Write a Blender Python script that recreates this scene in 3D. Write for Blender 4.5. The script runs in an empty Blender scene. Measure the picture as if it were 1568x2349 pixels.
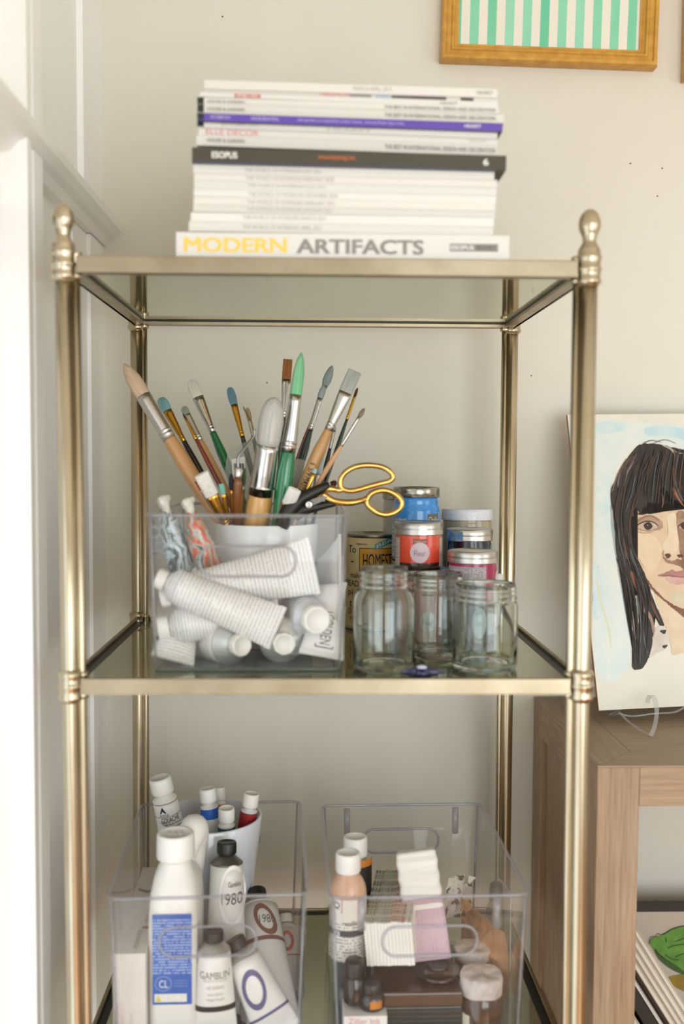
import bpy, bmesh, math, random
from mathutils import Vector, Matrix
random.seed(7)
sc = bpy.context.scene
COL = sc.collection
PI = math.pi

# ------------------------------------------------------------------ camera
FPX, CX, CY, CZ = 2287.0, -0.012, -0.9784, 1.45
PITCH, YAW, ROLL = 0.0528, 0.0265, 0.0053
FW = Vector((math.sin(YAW)*math.cos(PITCH), math.cos(YAW)*math.cos(PITCH), -math.sin(PITCH)))
_r = Vector((math.cos(YAW), -math.sin(YAW), 0)); _u = _r.cross(FW)
RT = _r*math.cos(ROLL) + _u*math.sin(ROLL)
UP = -_r*math.sin(ROLL) + _u*math.cos(ROLL)
CAM = Vector((CX, CY, CZ))
cam_data = bpy.data.cameras.new('camera')
cam = bpy.data.objects.new('camera', cam_data); COL.objects.link(cam)
m3 = Matrix((RT, UP, -FW)).transposed()
cam.matrix_world = Matrix.Translation(CAM) @ m3.to_4x4()
cam_data.sensor_fit = 'HORIZONTAL'; cam_data.sensor_width = 24.0
cam_data.lens = FPX/1568*24.0
cam_data.clip_start = 0.02
cam_data.dof.use_dof = True
cam_data.dof.focus_distance = 1.28
cam_data.dof.aperture_fstop = 2.4
sc.camera = cam

# ------------------------------------------------------------------ world, sun, windows, exposure
w = bpy.data.worlds.new('world'); sc.world = w; w.use_nodes = True
w.node_tree.nodes['Background'].inputs[0].default_value = (0.85, 0.93, 1.0, 1)
w.node_tree.nodes['Background'].inputs[1].default_value = 1.0
def area(name, loc, target, sx, sy, power, color):
    d = bpy.data.lights.new(name, 'AREA'); d.shape = 'RECTANGLE'; d.size = sx; d.size_y = sy
    d.energy = power; d.color = color
    o = bpy.data.objects.new(name, d); COL.objects.link(o); o.location = loc
    o.rotation_euler = (Vector(target)-Vector(loc)).to_track_quat('-Z', 'Y').to_euler()
    return o
area('daylight_front_window', (0.95, -2.50, 1.20), (0.95, 0, 1.20), 1.7, 1.5, 34, (0.91, 0.975, 1.0))
area('daylight_left_window', (-0.41, -0.75, 1.0), (1.0, -0.75, 1.0), 1.10, 1.3, 5.5, (0.96, 0.985, 1.0))
area('daylight_right_window', (2.55, -1.7, 1.45), (0, -1.7, 1.45), 1.3, 1.4, 11.5, (0.93, 0.975, 1.0))
sd = bpy.data.lights.new('sun', 'SUN'); sd.energy = 6.0; sd.angle = 0.01; sd.color = (1.0, 0.86, 0.66)
sun = bpy.data.objects.new('sun', sd); COL.objects.link(sun)
sun.rotation_euler = Vector((-0.34, 0.70, -0.72)).to_track_quat('-Z', 'Y').to_euler()
vs = sc.view_settings
vs.view_transform = 'Standard'; vs.look = 'None'; vs.gamma = 1.0; vs.use_curve_mapping = False
vs.exposure = 0.0
cy = sc.cycles
cy.max_bounces = 14; cy.transparent_max_bounces = 40; cy.transmission_bounces = 14; cy.glossy_bounces = 6; cy.diffuse_bounces = 5
cy.sample_clamp_indirect = 4.0

# ------------------------------------------------------------------ helpers: where things stand
def ray(px, py): return FW + RT*((px-784)/FPX) - UP*((py-1174.5)/FPX)
def at(px, py, y):
    d = ray(px, py); return CAM + d*((y-CY)/d.y)
def on(px, py, z):
    d = ray(px, py); return CAM + d*((z-CZ)/d.z)
def mpp(y): return (y-CY)/FPX                      # metres for one pixel at depth y
def onplane(px, py, o, n):
    d = ray(px, py); return CAM + d*((o-CAM).dot(n)/d.dot(n))

# ------------------------------------------------------------------ helpers: colour and materials
def lin(c):
    if isinstance(c, str):
        c = c.lstrip('#'); c = [int(c[i:i+2], 16)/255 for i in (0, 2, 4)]
        c = [x/12.92 if x <= .04045 else ((x+.055)/1.055)**2.4 for x in c]
    return (c[0], c[1], c[2], 1)
MATS = {}
def newmat(name):
    m = bpy.data.materials.new(name); m.use_nodes = True
    nt = m.node_tree; b = nt.nodes['Principled BSDF']
    return m, nt, b
def noise_fac(nt, scale=(1, 1, 1), ns=8.0, detail=4.0, rough=.55, lo=.35, hi=.65):
    tc = nt.nodes.new('ShaderNodeTexCoord'); mp = nt.nodes.new('ShaderNodeMapping')
    nt.links.new(tc.outputs['Object'], mp.inputs[0]); mp.inputs['Scale'].default_value = scale
    n = nt.nodes.new('ShaderNodeTexNoise'); n.inputs['Scale'].default_value = ns
    n.inputs['Detail'].default_value = detail; n.inputs['Roughness'].default_value = rough
    nt.links.new(mp.outputs[0], n.inputs['Vector'])
    r = nt.nodes.new('ShaderNodeMapRange'); r.inputs[1].default_value = lo; r.inputs[2].default_value = hi
    nt.links.new(n.outputs['Fac'], r.inputs[0])
    return r.outputs[0]
def mixcol(nt, fac, a, b):
    mx = nt.nodes.new('ShaderNodeMix'); mx.data_type = 'RGBA'
    nt.links.new(fac, mx.inputs[0])
    for v, s in ((a, 6), (b, 7)):
        if isinstance(v, (tuple, list, str)): mx.inputs[s].default_value = lin(v)
        else: nt.links.new(v, mx.inputs[s])
    return mx.outputs[2]
def mat(col, rough=.5, metal=0., col2=None, scale=(1, 1, 1), ns=20., bump=0., coat=0., spec=.5, lo=.35, hi=.65, sss=0., trans=0.):
    key = (str(col), rough, metal, str(col2), scale, ns, bump, coat, spec, lo, hi, sss, trans)
    if key in MATS: return MATS[key]
    m, nt, b = newmat('surface')
    b.inputs['Base Color'].default_value = lin(col); b.inputs['Roughness'].default_value = rough
    b.inputs['Metallic'].default_value = metal; b.inputs['Coat Weight'].default_value = coat
    b.inputs['Specular IOR Level'].default_value = spec
    b.inputs['Transmission Weight'].default_value = trans
    if sss: b.inputs['Subsurface Weight'].default_value = sss; b.inputs['Subsurface Scale'].default_value = .01
    if col2 is not None or bump:
        f = noise_fac(nt, scale, ns, lo=lo, hi=hi)
        if col2 is not None: nt.links.new(mixcol(nt, f, col, col2), b.inputs['Base Color'])
        if bump:
            bp = nt.nodes.new('ShaderNodeBump'); bp.inputs['Strength'].default_value = bump; bp.inputs['Distance'].default_value = .002
            nt.links.new(f, bp.inputs['Height']); nt.links.new(bp.outputs[0], b.inputs['Normal'])
    MATS[key] = m; return m
def math_node(nt, op, a, b=None, c=None):
    n = nt.nodes.new('ShaderNodeMath'); n.operation = op
    for i, v in enumerate((a, b, c)):
        if v is None: continue
        if isinstance(v, (int, float)): n.inputs[i].default_value = v
        else: nt.links.new(v, n.inputs[i])
    return n.outputs[0]
def text_mat(base, ink, pitch=.0022, word=420., fill=.5, rough=.4, axis='Z', along='X', z0=-9., z1=9., metal=0., thr=.47, amount=.75, coat=0., base2=None):
    """rows of unreadably small print: rows along one axis, words broken up along the other"""
    key = ('t', base, ink, pitch, word, fill, rough, axis, along, z0, z1, metal, thr, amount, coat, base2)
    if key in MATS: return MATS[key]
    m, nt, b = newmat('small_print')
    tc = nt.nodes.new('ShaderNodeTexCoord'); sp = nt.nodes.new('ShaderNodeSeparateXYZ')
    nt.links.new(tc.outputs['Object'], sp.inputs[0])
    z = sp.outputs[axis]; x = sp.outputs[along]
    zz = math_node(nt, 'DIVIDE', z, pitch)
    row = math_node(nt, 'FLOOR', zz); fr = math_node(nt, 'FRACT', zz)
    isrow = math_node(nt, 'LESS_THAN', fr, fill)
    cb = nt.nodes.new('ShaderNodeCombineXYZ')
    nt.links.new(math_node(nt, 'MULTIPLY', x, word), cb.inputs[0]); nt.links.new(math_node(nt, 'MULTIPLY', row, 7.31), cb.inputs[1])
    n = nt.nodes.new('ShaderNodeTexNoise'); n.inputs['Scale'].default_value = 1.0; n.inputs['Detail'].default_value = 1.0
    nt.links.new(cb.outputs[0], n.inputs['Vector'])
    word_on = math_node(nt, 'GREATER_THAN', n.outputs['Fac'], thr)
    f = math_node(nt, 'MULTIPLY', isrow, word_on)
    f = math_node(nt, 'MULTIPLY', f, math_node(nt, 'GREATER_THAN', z, z0))
    f = math_node(nt, 'MULTIPLY', f, math_node(nt, 'LESS_THAN', z, z1))
    f = math_node(nt, 'MULTIPLY', f, amount)
    src = base
    if base2: src = mixcol(nt, noise_fac(nt, (1, 1, 1), 60), base, base2)
    nt.links.new(mixcol(nt, f, src, ink), b.inputs['Base Color'])
    b.inputs['Roughness'].default_value = rough; b.inputs['Metallic'].default_value = metal; b.inputs['Coat Weight'].default_value = coat
    MATS[key] = m; return m
def clear_mat(tint, spec=1.0, rough=.03, ior=1.49, name='clear_plastic', haze=0., hazecol='#ffffff'):
    """thin clear plastic: straight-through tint plus Fresnel reflection"""
    key = ('c', tint, spec, rough, ior, haze, hazecol)
    if key in MATS: return MATS[key]
    m, nt, b = newmat(name); nt.nodes.remove(b)
    out = nt.nodes['Material Output']
    t = nt.nodes.new('ShaderNodeBsdfTransparent'); t.inputs[0].default_value = lin(tint)
    g = nt.nodes.new('ShaderNodeBsdfGlossy'); g.inputs['Roughness'].default_value = rough; g.inputs[0].default_value = (spec, spec, spec, 1)
    lw = nt.nodes.new('ShaderNodeLayerWeight'); lw.inputs['Blend'].default_value = .5
    r0 = ((ior-1)/(ior+1))**2                          # Schlick's Fresnel, the same from both sides of the thin wall
    fres = math_node(nt, 'MULTIPLY_ADD', math_node(nt, 'POWER', lw.outputs['Facing'], 5.), 1-r0, r0)
    mx = nt.nodes.new('ShaderNodeMixShader')
    nt.links.new(fres, mx.inputs[0]); nt.links.new(t.outputs[0], mx.inputs[1]); nt.links.new(g.outputs[0], mx.inputs[2])
    res = mx.outputs[0]
    if haze:
        d = nt.nodes.new('ShaderNodeBsdfDiffuse'); d.inputs[0].default_value = lin(hazecol)
        m2 = nt.nodes.new('ShaderNodeMixShader'); m2.inputs[0].default_value = haze
        nt.links.new(res, m2.inputs[1]); nt.links.new(d.outputs[0], m2.inputs[2]); res = m2.outputs[0]
    nt.links.new(res, out.inputs[0])
    MATS[key] = m; return m
def glass_mat(tint='#f4fbf6', rough=.0, ior=1.5):
    key = ('g', tint, rough, ior)
    if key in MATS: return MATS[key]
    m, nt, b = newmat('glass')
    b.inputs['Base Color'].default_value = lin(tint); b.inputs['Roughness'].default_value = rough
    b.inputs['IOR'].default_value = ior; b.inputs['Transmission Weight'].default_value = 1.0
    MATS[key] = m; return m
def wood_mat(c1, c2, axis=2, rough=.55, ns=14.):
    sc3 = [24., 24., 24.]; sc3[axis] = 1.1
    return mat(c1, rough, 0, c2, tuple(sc3), ns, bump=.25, lo=.3, hi=.7)

# ------------------------------------------------------------------ helpers: meshes
class MB:
    def __init__(s): s.v = []; s.f = []; s.sm = []
    def add(s, vs_, fs, M=None, smooth=False):
        k = len(s.v)
        s.v += [tuple(M @ Vector(p)) if M is not None else tuple(p) for p in vs_]
        s.f += [tuple(i+k for i in f) for f in fs]; s.sm += [smooth]*len(fs)
        return s
    def box(s, a, b, M=None):
        x0, y0, z0 = a; x1, y1, z1 = b
        return s.add([(x0, y0, z0), (x1, y0, z0), (x1, y1, z0), (x0, y1, z0), (x0, y0, z1), (x1, y0, z1), (x1, y1, z1), (x0, y1, z1)],
                     [(3, 2, 1, 0), (4, 5, 6, 7), (0, 1, 5, 4), (1, 2, 6, 5), (2, 3, 7, 6), (3, 0, 4, 7)], M)
    def bbox(s, a, b, r, M=None):
        """box with chamfered long and short edges"""
        bm = bmesh.new(); bmesh.ops.create_cube(bm, size=1)
        for v in bm.verts: v.co = Vector([(a[i]+b[i])/2 + v.co[i]*(b[i]-a[i]) for i in range(3)])
        bmesh.ops.bevel(bm, geom=bm.edges[:], offset=r, segments=2, profile=.5, affect='EDGES')
        bm.verts.index_update()
        s.add([v.co.copy() for v in bm.verts], [[v.index for v in f.verts] for f in bm.faces], M, False); bm.free(); return s
    def rings(s, rs, M=None, close=(True, True), smooth=True):
        n = len(rs[0]); vs_ = [p for r in rs for p in r]; fs = []
        for i in range(len(rs)-1):
            for j in range(n):
                k = (j+1) % n
                fs.append((i*n+j, i*n+k, (i+1)*n+k, (i+1)*n+j))
        s.add(vs_, fs, M, smooth)
        k0 = len(s.v)-len(vs_)
        if close[0]: s.f.append(tuple(k0+j for j in reversed(range(n)))); s.sm.append(False)
        if close[1]: s.f.append(tuple(k0+(len(rs)-1)*n+j for j in range(n))); s.sm.append(False)
        return s
    def lathe(s, prof, n=32, M=None, close=(True, True), flute=0, fd=0.):
        rs = []
        for p in prof:
            r, z = p[0], p[1]; ry = p[2] if len(p) > 2 else r
            rs.append([(r*(1+(fd*(math.cos(flute*2*PI*j/n)) if flute and len(p) > 3 else 0))*math.cos(2*PI*j/n),
                        ry*(1+(fd*(math.cos(flute*2*PI*j/n)) if flute and len(p) > 3 else 0))*math.sin(2*PI*j/n), z) for j in range(n)])
        return s.rings(rs, M, close)
    def tube(s, pts, r, n=10, closed=False, M=None):
        pts = [Vector(p) for p in pts]; N = len(pts)
        rr = r if isinstance(r, (list, tuple)) else [r]*N
        tang = []
        for i in range(N):
            a = pts[i-1] if (i > 0 or closed) else pts[i]; b = pts[(i+1) % N] if (i < N-1 or closed) else pts[i]
            tang.append((b-a).normalized())
        ref = Vector((0, 0, 1)) if abs(tang[0].z) < .9 else Vector((0, 1, 0))
        x = tang[0].cross(ref).normalized(); rs = []
        for i in range(N):
            x = (x - tang[i]*x.dot(tang[i])).normalized(); y = tang[i].cross(x)
            rs.append([tuple(pts[i] + (x*math.cos(2*PI*j/n) + y*math.sin(2*PI*j/n))*rr[i]) for j in range(n)])
        if closed: rs.append(rs[0])
        return s.rings(rs, M, (not closed, not closed))
    def prism(s, poly, z0, z1, M=None):
        n = len(poly); vs_ = [(p[0], p[1], z0) for p in poly]+[(p[0], p[1], z1) for p in poly]
        fs = [tuple(reversed(range(n))), tuple(range(n, 2*n))]+[(i, (i+1) % n, (i+1) % n+n, i+n) for i in range(n)]
        return s.add(vs_, fs, M)
    def build(s, name, material, parent=None, smooth=None, loc=None):
        me = bpy.data.meshes.new(name); me.from_pydata(s.v, [], s.f); me.update()
        me.polygons.foreach_set('use_smooth', [(x if smooth is None else smooth) for x in s.sm])
        me.materials.append(material)
        o = bpy.data.objects.new(name, me); COL.objects.link(o)
        if parent is not None: o.parent = parent
        if loc is not None: o.location = loc
        return o
def thing(name, label, cat, loc=(0, 0, 0), M=None, rz=0., group=None):
    o = bpy.data.objects.new(name, None); COL.objects.link(o); o.empty_display_size = .01
    if M is not None: o.matrix_world = M
    else: o.location = loc; o.rotation_euler = (0, 0, rz)
    tag(o, label, cat, group); return o
def tag(o, label, cat, group=None):
    o['label'] = label; o['category'] = cat
    if group: o['group'] = group
    return o
def struct(o): o['kind'] = 'structure'; return o
def frame(p0, p1, ref=None, twist=0.):
    """matrix with origin p0, z axis to p1, x axis across the line of sight (or along ref)"""
    p0 = Vector(p0); p1 = Vector(p1); z = (p1-p0).normalized()
    if ref is None:
        v = ((p0+p1)/2-CAM).normalized(); x = z.cross(v)*-1
    else: x = Vector(ref)
    x = (x - z*x.dot(z)).normalized(); y = z.cross(x)
    M = Matrix((x, y, z)).transposed().to_4x4(); M = Matrix.Translation(p0) @ M
    if twist: M = M @ Matrix.Rotation(twist, 4, 'Z')
    return M
def superloop(hx, hy, r, z, n=6):
    pts = []
    for (sx, sy, a0) in ((1, 1, 0), (-1, 1, PI/2), (-1, -1, PI), (1, -1, 1.5*PI)):
        for i in range(n+1):
            a = a0 + PI/2*i/n
            pts.append((sx*(hx-r)+r*math.cos(a), sy*(hy-r)+r*math.sin(a), z))
    return pts
def catmull(pts, k=4, closed=True):
    n = len(pts); out = []
    for i in range(n if closed else n-1):
        p = [Vector(pts[(i+j-1) % n] if closed else pts[min(max(i+j-1, 0), n-1)]) for j in range(4)]
        for s_ in range(k):
            t = s_/k
            out.append(.5*((2*p[1])+(p[2]-p[0])*t+(2*p[0]-5*p[1]+4*p[2]-p[3])*t*t+(3*p[1]-p[0]-3*p[2]+p[3])*t**3))
    if not closed: out.append(Vector(pts[-1]))
    return out
# lettering: flat letters fitted to a w x h patch and laid on a surface by a mapping
_TC = {}
def text_geo(s, bold=0.):
    if (s, bold) in _TC: return _TC[(s, bold)]
    c = bpy.data.curves.new('lettering', 'FONT'); c.body = s; c.resolution_u = 3; c.fill_mode = 'FRONT'
    o = bpy.data.objects.new('lettering', c)
    me = bpy.data.meshes.new_from_object(o)
    vs_ = [(v.co.x, v.co.y) for v in me.vertices]; fs = [tuple(p.vertices) for p in me.polygons]
    bpy.data.objects.remove(o); bpy.data.meshes.remove(me)
    if bold and vs_:                                   # heavier strokes: the letters set again, a hair aside
        n = len(vs_); V = []; F = []
        for k, (dx, dy) in enumerate(((-bold, -bold*.6), (bold, -bold*.6), (-bold, bold*.6), (bold, bold*.6), (0, 0))):
            V += [(x+dx, y+dy) for x, y in vs_]; F += [tuple(i+n*k for i in f) for f in fs]
        vs_, fs = V, F
    if vs_:
        x0 = min(v[0] for v in vs_); x1 = max(v[0] for v in vs_); y0 = min(v[1] for v in vs_); y1 = max(v[1] for v in vs_)
        vs_ = [((x-x0)/max(x1-x0, 1e-6), (y-y0)/max(y1-y0, 1e-6)) for x, y in vs_]
    _TC[(s, bold)] = (vs_, fs); return vs_, fs
def letters(s, fn, material, parent, bold=0., name='lettering'):
    """fn maps (u, v) in 0..1 to a point; repeated strokes of heavy letters lie a hair above each other"""
    vs_, fs = text_geo(s, bold)
    n = max(1, len(vs_)//5) if bold else len(vs_)+1
    e_ = .002; p0 = Vector(fn(.5, .5)); nrm = (Vector(fn(.5+e_, .5))-p0).cross(Vector(fn(.5, .5+e_))-p0).normalized()
    return MB().add([Vector(fn(u, v))+nrm*(.00004*(i//n)) for i, (u, v) in enumerate(vs_)], fs).build(name, material, parent)
def flat(o, ux, uy, w, h):
    o = Vector(o); ux = Vector(ux); uy = Vector(uy)
    return lambda u, v: o + ux*(u*w) + uy*(v*h)
def wrap(r, a0, a1, z0, z1):
    """cylinder patch round z: u runs from angle a0 to a1 (0 = towards -y)"""
    return lambda u, v: (r*math.sin(a0+(a1-a0)*u), -r*math.cos(a0+(a1-a0)*u), z0+(z1-z0)*v)
def patch(fn, name, material, parent, nu=10, nv=1):
    vs_ = [fn(i/nu, j/nv) for j in range(nv+1) for i in range(nu+1)]
    fs = [(j*(nu+1)+i, j*(nu+1)+i+1, (j+1)*(nu+1)+i+1, (j+1)*(nu+1)+i) for j in range(nv) for i in range(nu)]
    return MB().add(vs_, fs, None, True).build(name, material, parent)
def disc_on(fn, cu, cv, ru, rv, name, material, parent, n=24):
    vs_ = [fn(cu, cv)]
    for k in (.3, .6, .85, 1.): vs_ += [fn(cu+k*ru*math.cos(2*PI*i/n), cv+k*rv*math.sin(2*PI*i/n)) for i in range(n)]
    fs = [(0, 1+i, 1+(i+1) % n) for i in range(n)]
    for q in range(3): fs += [(1+q*n+i, 1+(q+1)*n+i, 1+(q+1)*n+(i+1) % n, 1+q*n+(i+1) % n) for i in range(n)]
    return MB().add(vs_, fs, None, True).build(name, material, parent)
def no_cat_label(o, label): o['label'] = label; return o

# ------------------------------------------------------------------ the room
YW, XL = 0.46, -0.322
wallm = mat('#e2ddd0', .75, 0, '#ded8ca', (1, 1, 1), 3.0, bump=.02)
trimm = mat('#f8f7f3', .45, 0, '#f4f2ed', (1, 1, 1), 4.0)
floorm = wood_mat('#a8713f', '#8a5a30', axis=1, rough=.35, ns=5.)
X1, Y0, ZC = 2.62, -2.6, 2.65
wb = struct(MB().box((XL-.1, YW, 0), (X1+.1, YW+.1, ZC)).build('wall_back', wallm))
for px, py in ((510, 38), (1445, 375), (1518, 386), (1507, 450), (1218, 862), (612, 878)):
    p = at(px, py, YW)
    MB().lathe([(.0001, -.0006), (.0011, -.0004), (.0012, 0)], 8, Matrix.Translation(p) @ Matrix.Rotation(PI/2, 4, 'X') @ Matrix.Scale(-1, 4, (0, 0, 1))).build('nail_hole', mat('#4a4238', .8), wb)
# left wall with a window opening in front of the shelf
WY0, WY1, WZ0, WZ1 = -1.32, 0.022, .30, 1.70
def wall_with_opening(name, axis, c0, c1, a0, a1, oa0, oa1, oz0, oz1, material):
    mb = MB()
    def bx(u0, u1, z0, z1):
        if u1-u0 < 1e-4: return
        if axis == 'x': mb.box((c0, u0, z0), (c1, u1, z1))
        else: mb.box((u0, c0, z0), (u1, c1, z1))
    bx(a0, oa0, 0, ZC); bx(oa1, a1, 0, ZC); bx(oa0, oa1, 0, oz0); bx(oa0, oa1, oz1, ZC)
    return struct(mb.build(name, material))
wall_with_opening('wall_left', 'x', XL-.1, XL, Y0, YW, WY0, WY1, WZ0, WZ1, mat('#f4f3ef', .6, 0, '#f0eee9', (1, 1, 1), 3.0))
wall_with_opening('wall_front', 'y', Y0-.1, Y0, XL-.1, X1+.1, .05, 1.85, .4, 2.0, wallm)
wall_with_opening('wall_right', 'x', X1, X1+.1, Y0, YW, -2.4, -1.0, .7, 2.2, wallm)
struct(MB().box((XL-.1, Y0-.1, ZC), (X1+.1, YW+.1, ZC+.1)).build('ceiling', mat('#f2eee4', .8)))
fl = struct(MB().box((XL-.1, Y0-.1, -.06), (X1+.1, YW+.1, -.004)).build('floor', floorm))
k = 0
for i in range(24):
    x0 = XL + i*.123
    if x0 > X1-.02: break
    for (ya, yb) in ((Y0, -1.25+(i % 3)*.3), (-1.25+(i % 3)*.3, YW)):
        MB().box((x0+.0008, ya+.0008, -.004), (min(x0+.1222, X1), yb-.0008, 0)).build('plank', floorm, fl)
# window frames (white wood) with glazing bars
def window(name, axis, c, u0, u1, z0, z1):
    fr = MB(); t = .045
    def bx(a, b, za, zb, d=.03):
        if axis == 'x': fr.box((c-d, a, za), (c+d, b, zb))
        else: fr.box((a, c-d, za), (b, c+d, zb))
    bx(u0, u1, z0, z0+t); bx(u0, u1, z1-t, z1); bx(u0, u0+t, z0, z1); bx(u1-t, u1, z0, z1)
    o = struct(fr.build(name, trimm))
    b2 = MB(); fr = b2
    um = (u0+u1)/2; zm = (z0+z1)/2
    bx(um-.012, um+.012, z0, z1, .015); b2.build('glazing_bar', trimm, o)
    b3 = MB(); fr = b3; bx(u0, u1, zm-.012, zm+.012, .015); b3.build('glazing_bar', trimm, o)
    return o
window('window_1', 'y', Y0-.04, .05, 1.85, .4, 2.0)
window('window_2', 'x', X1+.04, -2.4, -1.0, .7, 2.2)
window('window_3', 'x', XL-.07, WY0, WY1, WZ0, WZ1)
# casing of the left window: stepped upright boards, in the picture at its far left edge
ca = MB()
ca.box((XL, WY1, 0), (XL+.012, .118, ZC)); ca.box((XL+.012, WY1, 0), (XL+.019, .105, ZC)); ca.box((XL+.019, .056, 0), (XL+.024, .088, ZC))
ca.box((XL+.019, WY1, 0), (XL+.027, .036, ZC))
struct(ca.build('trim_1', trimm))
# picture rail with a rounded nose running along the left wall over the casing
prof = [(0, 0), (.012, .002), (.018, .010), (.026, .014), (.034, .022), (.036, .030), (.030, .036), (0, .038)]
zr = 1.748
rl = MB(); rl.rings([[(XL+p[0], y, zr+p[1]) for p in prof] for y in (-1.5, YW)], smooth=False)
struct(rl.build('trim_2', trimm))
# flat board in the corner of the left wall
struct(MB().box((XL, .345, zr+.038), (XL+.008, YW, ZC)).build('trim_3', trimm))
struct(MB().box((XL, .375, 0), (XL+.009, YW, zr)).build('trim_4', trimm))
struct(MB().box((XL, .30, 0), (XL+.004, .375, zr)).build('trim_5', trimm))
bbm = trimm
struct(MB().box((XL, YW-.014, 0), (X1, YW, .11)).build('baseboard_back', bbm))

# ------------------------------------------------------------------ the etagere
WX, DY = .25, .374
Z1, Z2, Z3, Z4 = 1.644, 1.234, .826, .416
HB = .016
brass = mat('#c9bda3', .27, 1.0, '#b8ab90', (1, 1, .3), 30.)
brass_bar = mat('#ab9e86', .36, 1.0, '#9a8c73', (1, 1, 1), 18.)
def mirror_glass():
    m, nt, b = newmat('tinted_shelf_glass'); 
    b.inputs['Base Color'].default_value = lin('#bdbea6'); b.inputs['Roughness'].default_value = .07
    b.inputs['Specular IOR Level'].default_value = .9; b.inputs['IOR'].default_value = 1.6
    b.inputs['Metallic'].default_value = .88
    return m
shelfglass = mirror_glass()
et = thing('etagere', 'tall champagne brass etagere with tinted glass shelves and ball finials', 'shelf unit', (0, 0, 0))
gap_shade_mat = mat('#14160f', .4)
def lean(sx, back, z):
    """the old posts are a few millimetres out of true"""
    if back: return (sx*(WX+.0022), DY)
    t = (z-1.23)/.42
    return (sx*(WX + .0026 + (.0030*t if sx < 0 else (.0012 if t > 0 else -.0035*t*1.0))), 0.)
for sx in (-1, 1):
    for back in (0, 1):
        mb = MB(); zs = [.03, Z4, Z3, Z2, Z1+.002]
        path = [(*lean(sx, back, z), z) for z in zs]
        post = mb.tube(path, .0086, 20).build('post', brass, et)
        MB().tube([(p[0]-sx*.0105, p[1]+(.004 if not back else -.004), p[2]) for p in path], .0042, 12).build('slim_tube', brass, post)
        # foot
        x, y = lean(sx, back, 0)
        MB().lathe([(.006, .0), (.013, .004), (.0145, .012), (.012, .022), (.0085, .031)], 20, Matrix.Translation((x, y, 0))).build('foot', brass, et)
        for z in (Z1, Z2, Z3, Z4):
            x, y = lean(sx, back, z)
            zc = z-HB/2
            h = .0135
            col = MB().lathe([(.0088, -h-.003), (.0118, -h), (.0124, -h+.0025), (.0113, -h+.005), (.0113, -.0025), (.0124, -.0012), (.0124, .0012),
                              (.0113, .0025), (.0113, h-.005), (.0124, h-.0025), (.0118, h), (.0088, h+.003)], 24, Matrix.Translation((x, y, zc))).build('collar', brass, et)
            MB().lathe([(.0046, -h), (.0066, -h+.001), (.0066, -h+.004), (.0058, -h+.006), (.0058, h-.004), (.0066, h-.002), (.0046, h)], 14,
                       Matrix.Translation((x-sx*.0105, y+(.004 if not back else -.004), zc))).build('ring', brass, col)
        # finial
        x, y = lean(sx, back, Z1)
        MB().lathe([(.0118, .002), (.0118, .006), (.0105, .0075), (.0112, .010), (.0100, .0125), (.0072, .017), (.0062, .020), (.0070, .0215), (.0066, .023),
                    (.0085, .027), (.0105, .032), (.0108, .037), (.0098, .042), (.0075, .0465), (.004, .0495), (.0006, .0505)], 24,
                   Matrix.Translation((x, y, Z1))).build('finial', brass, et)
for z in (Z1, Z2, Z3, Z4):
    # L-shaped brass angles: a thin upright edge and a flange under the glass
    for y_, d in ((0., 1), (DY, -1)):
        ya, yb = sorted((y_-d*.006, y_-d*.001)); fa, fb = sorted((y_-d*.006, y_+d*.0095))
        rl_ = MB().bbox((-WX+.008, ya, z-HB), (WX-.008, yb, z), .0010).build('rail', brass_bar, et)
        MB().box((-WX+.008, fa+.0002, z-HB), (WX-.008, fb, z-HB+.0038)).build('flange', brass_bar, rl_)
    for sx in (-1, 1):
        xa, xb = sorted((sx*(WX+.0015), sx*(WX+.0065))); fa, fb = sorted((sx*(WX-.0095), sx*(WX+.0063)))
        rl_ = MB().bbox((xa, .006, z-HB), (xb, DY-.006, z), .0010).build('rail', brass_bar, et)
        MB().box((fa, .0095, z-HB), (fb, DY-.0095, z-HB+.0038)).build('flange', brass_bar, rl_)
    g = MB().box((-WX+.007, .0035, z-.0105), (WX-.007, DY-.0035, z-.0045)).build('glass_panel', shelfglass, et)
    gk = MB()  # near-black strips stand in for the shaded inner face of the rails
    for sx in (-1, 1):
        xa, xb = sorted((sx*(WX-.0075), sx*(WX+.0014))); gk.box((xa, .004, z-.0118), (xb, DY-.004, z-.0040))
        fa, fb = sorted((sx*(WX-.0108), sx*(WX-.0074))); gk.box((fa, .004, z-.0118), (fb, DY-.004, z-.0104))
    gk.box((-WX+.008, -.0008, z-.0118), (WX-.008, .0055, z-.0040)); gk.box((-WX+.008, DY-.0055, z-.0118), (WX-.008, DY+.0008, z-.0040))
    gk.box((-WX+.008, .0055, z-.0118), (WX-.008, .0112, z-.0104)); gk.box((-WX+.008, DY-.0112, z-.0118), (WX-.008, DY-.0055, z-.0104))
    gk.build('gap_shade', gap_shade_mat, g)
GZ1, GZ2, GZ3 = Z1-.0045, Z2-.0045, Z3-.0045     # tops of the glass panels

# ------------------------------------------------------------------ magazines and books on top
paper = mat('#efeae0', .8, 0, '#d9d2c4', (1, 1, 60), 14.)
ink_grey = mat('#8d857a', .6); ink_dark = mat('#4c463f', .6); ink_red = mat('#d8664e', .6); ink_white = mat('#f2eee6', .6)
ink_pink = mat('#dd7f7f', .6); ink_pale = mat('#b7afa4', .6); ink_lilac = mat('#cfc6ea', .6)
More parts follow.
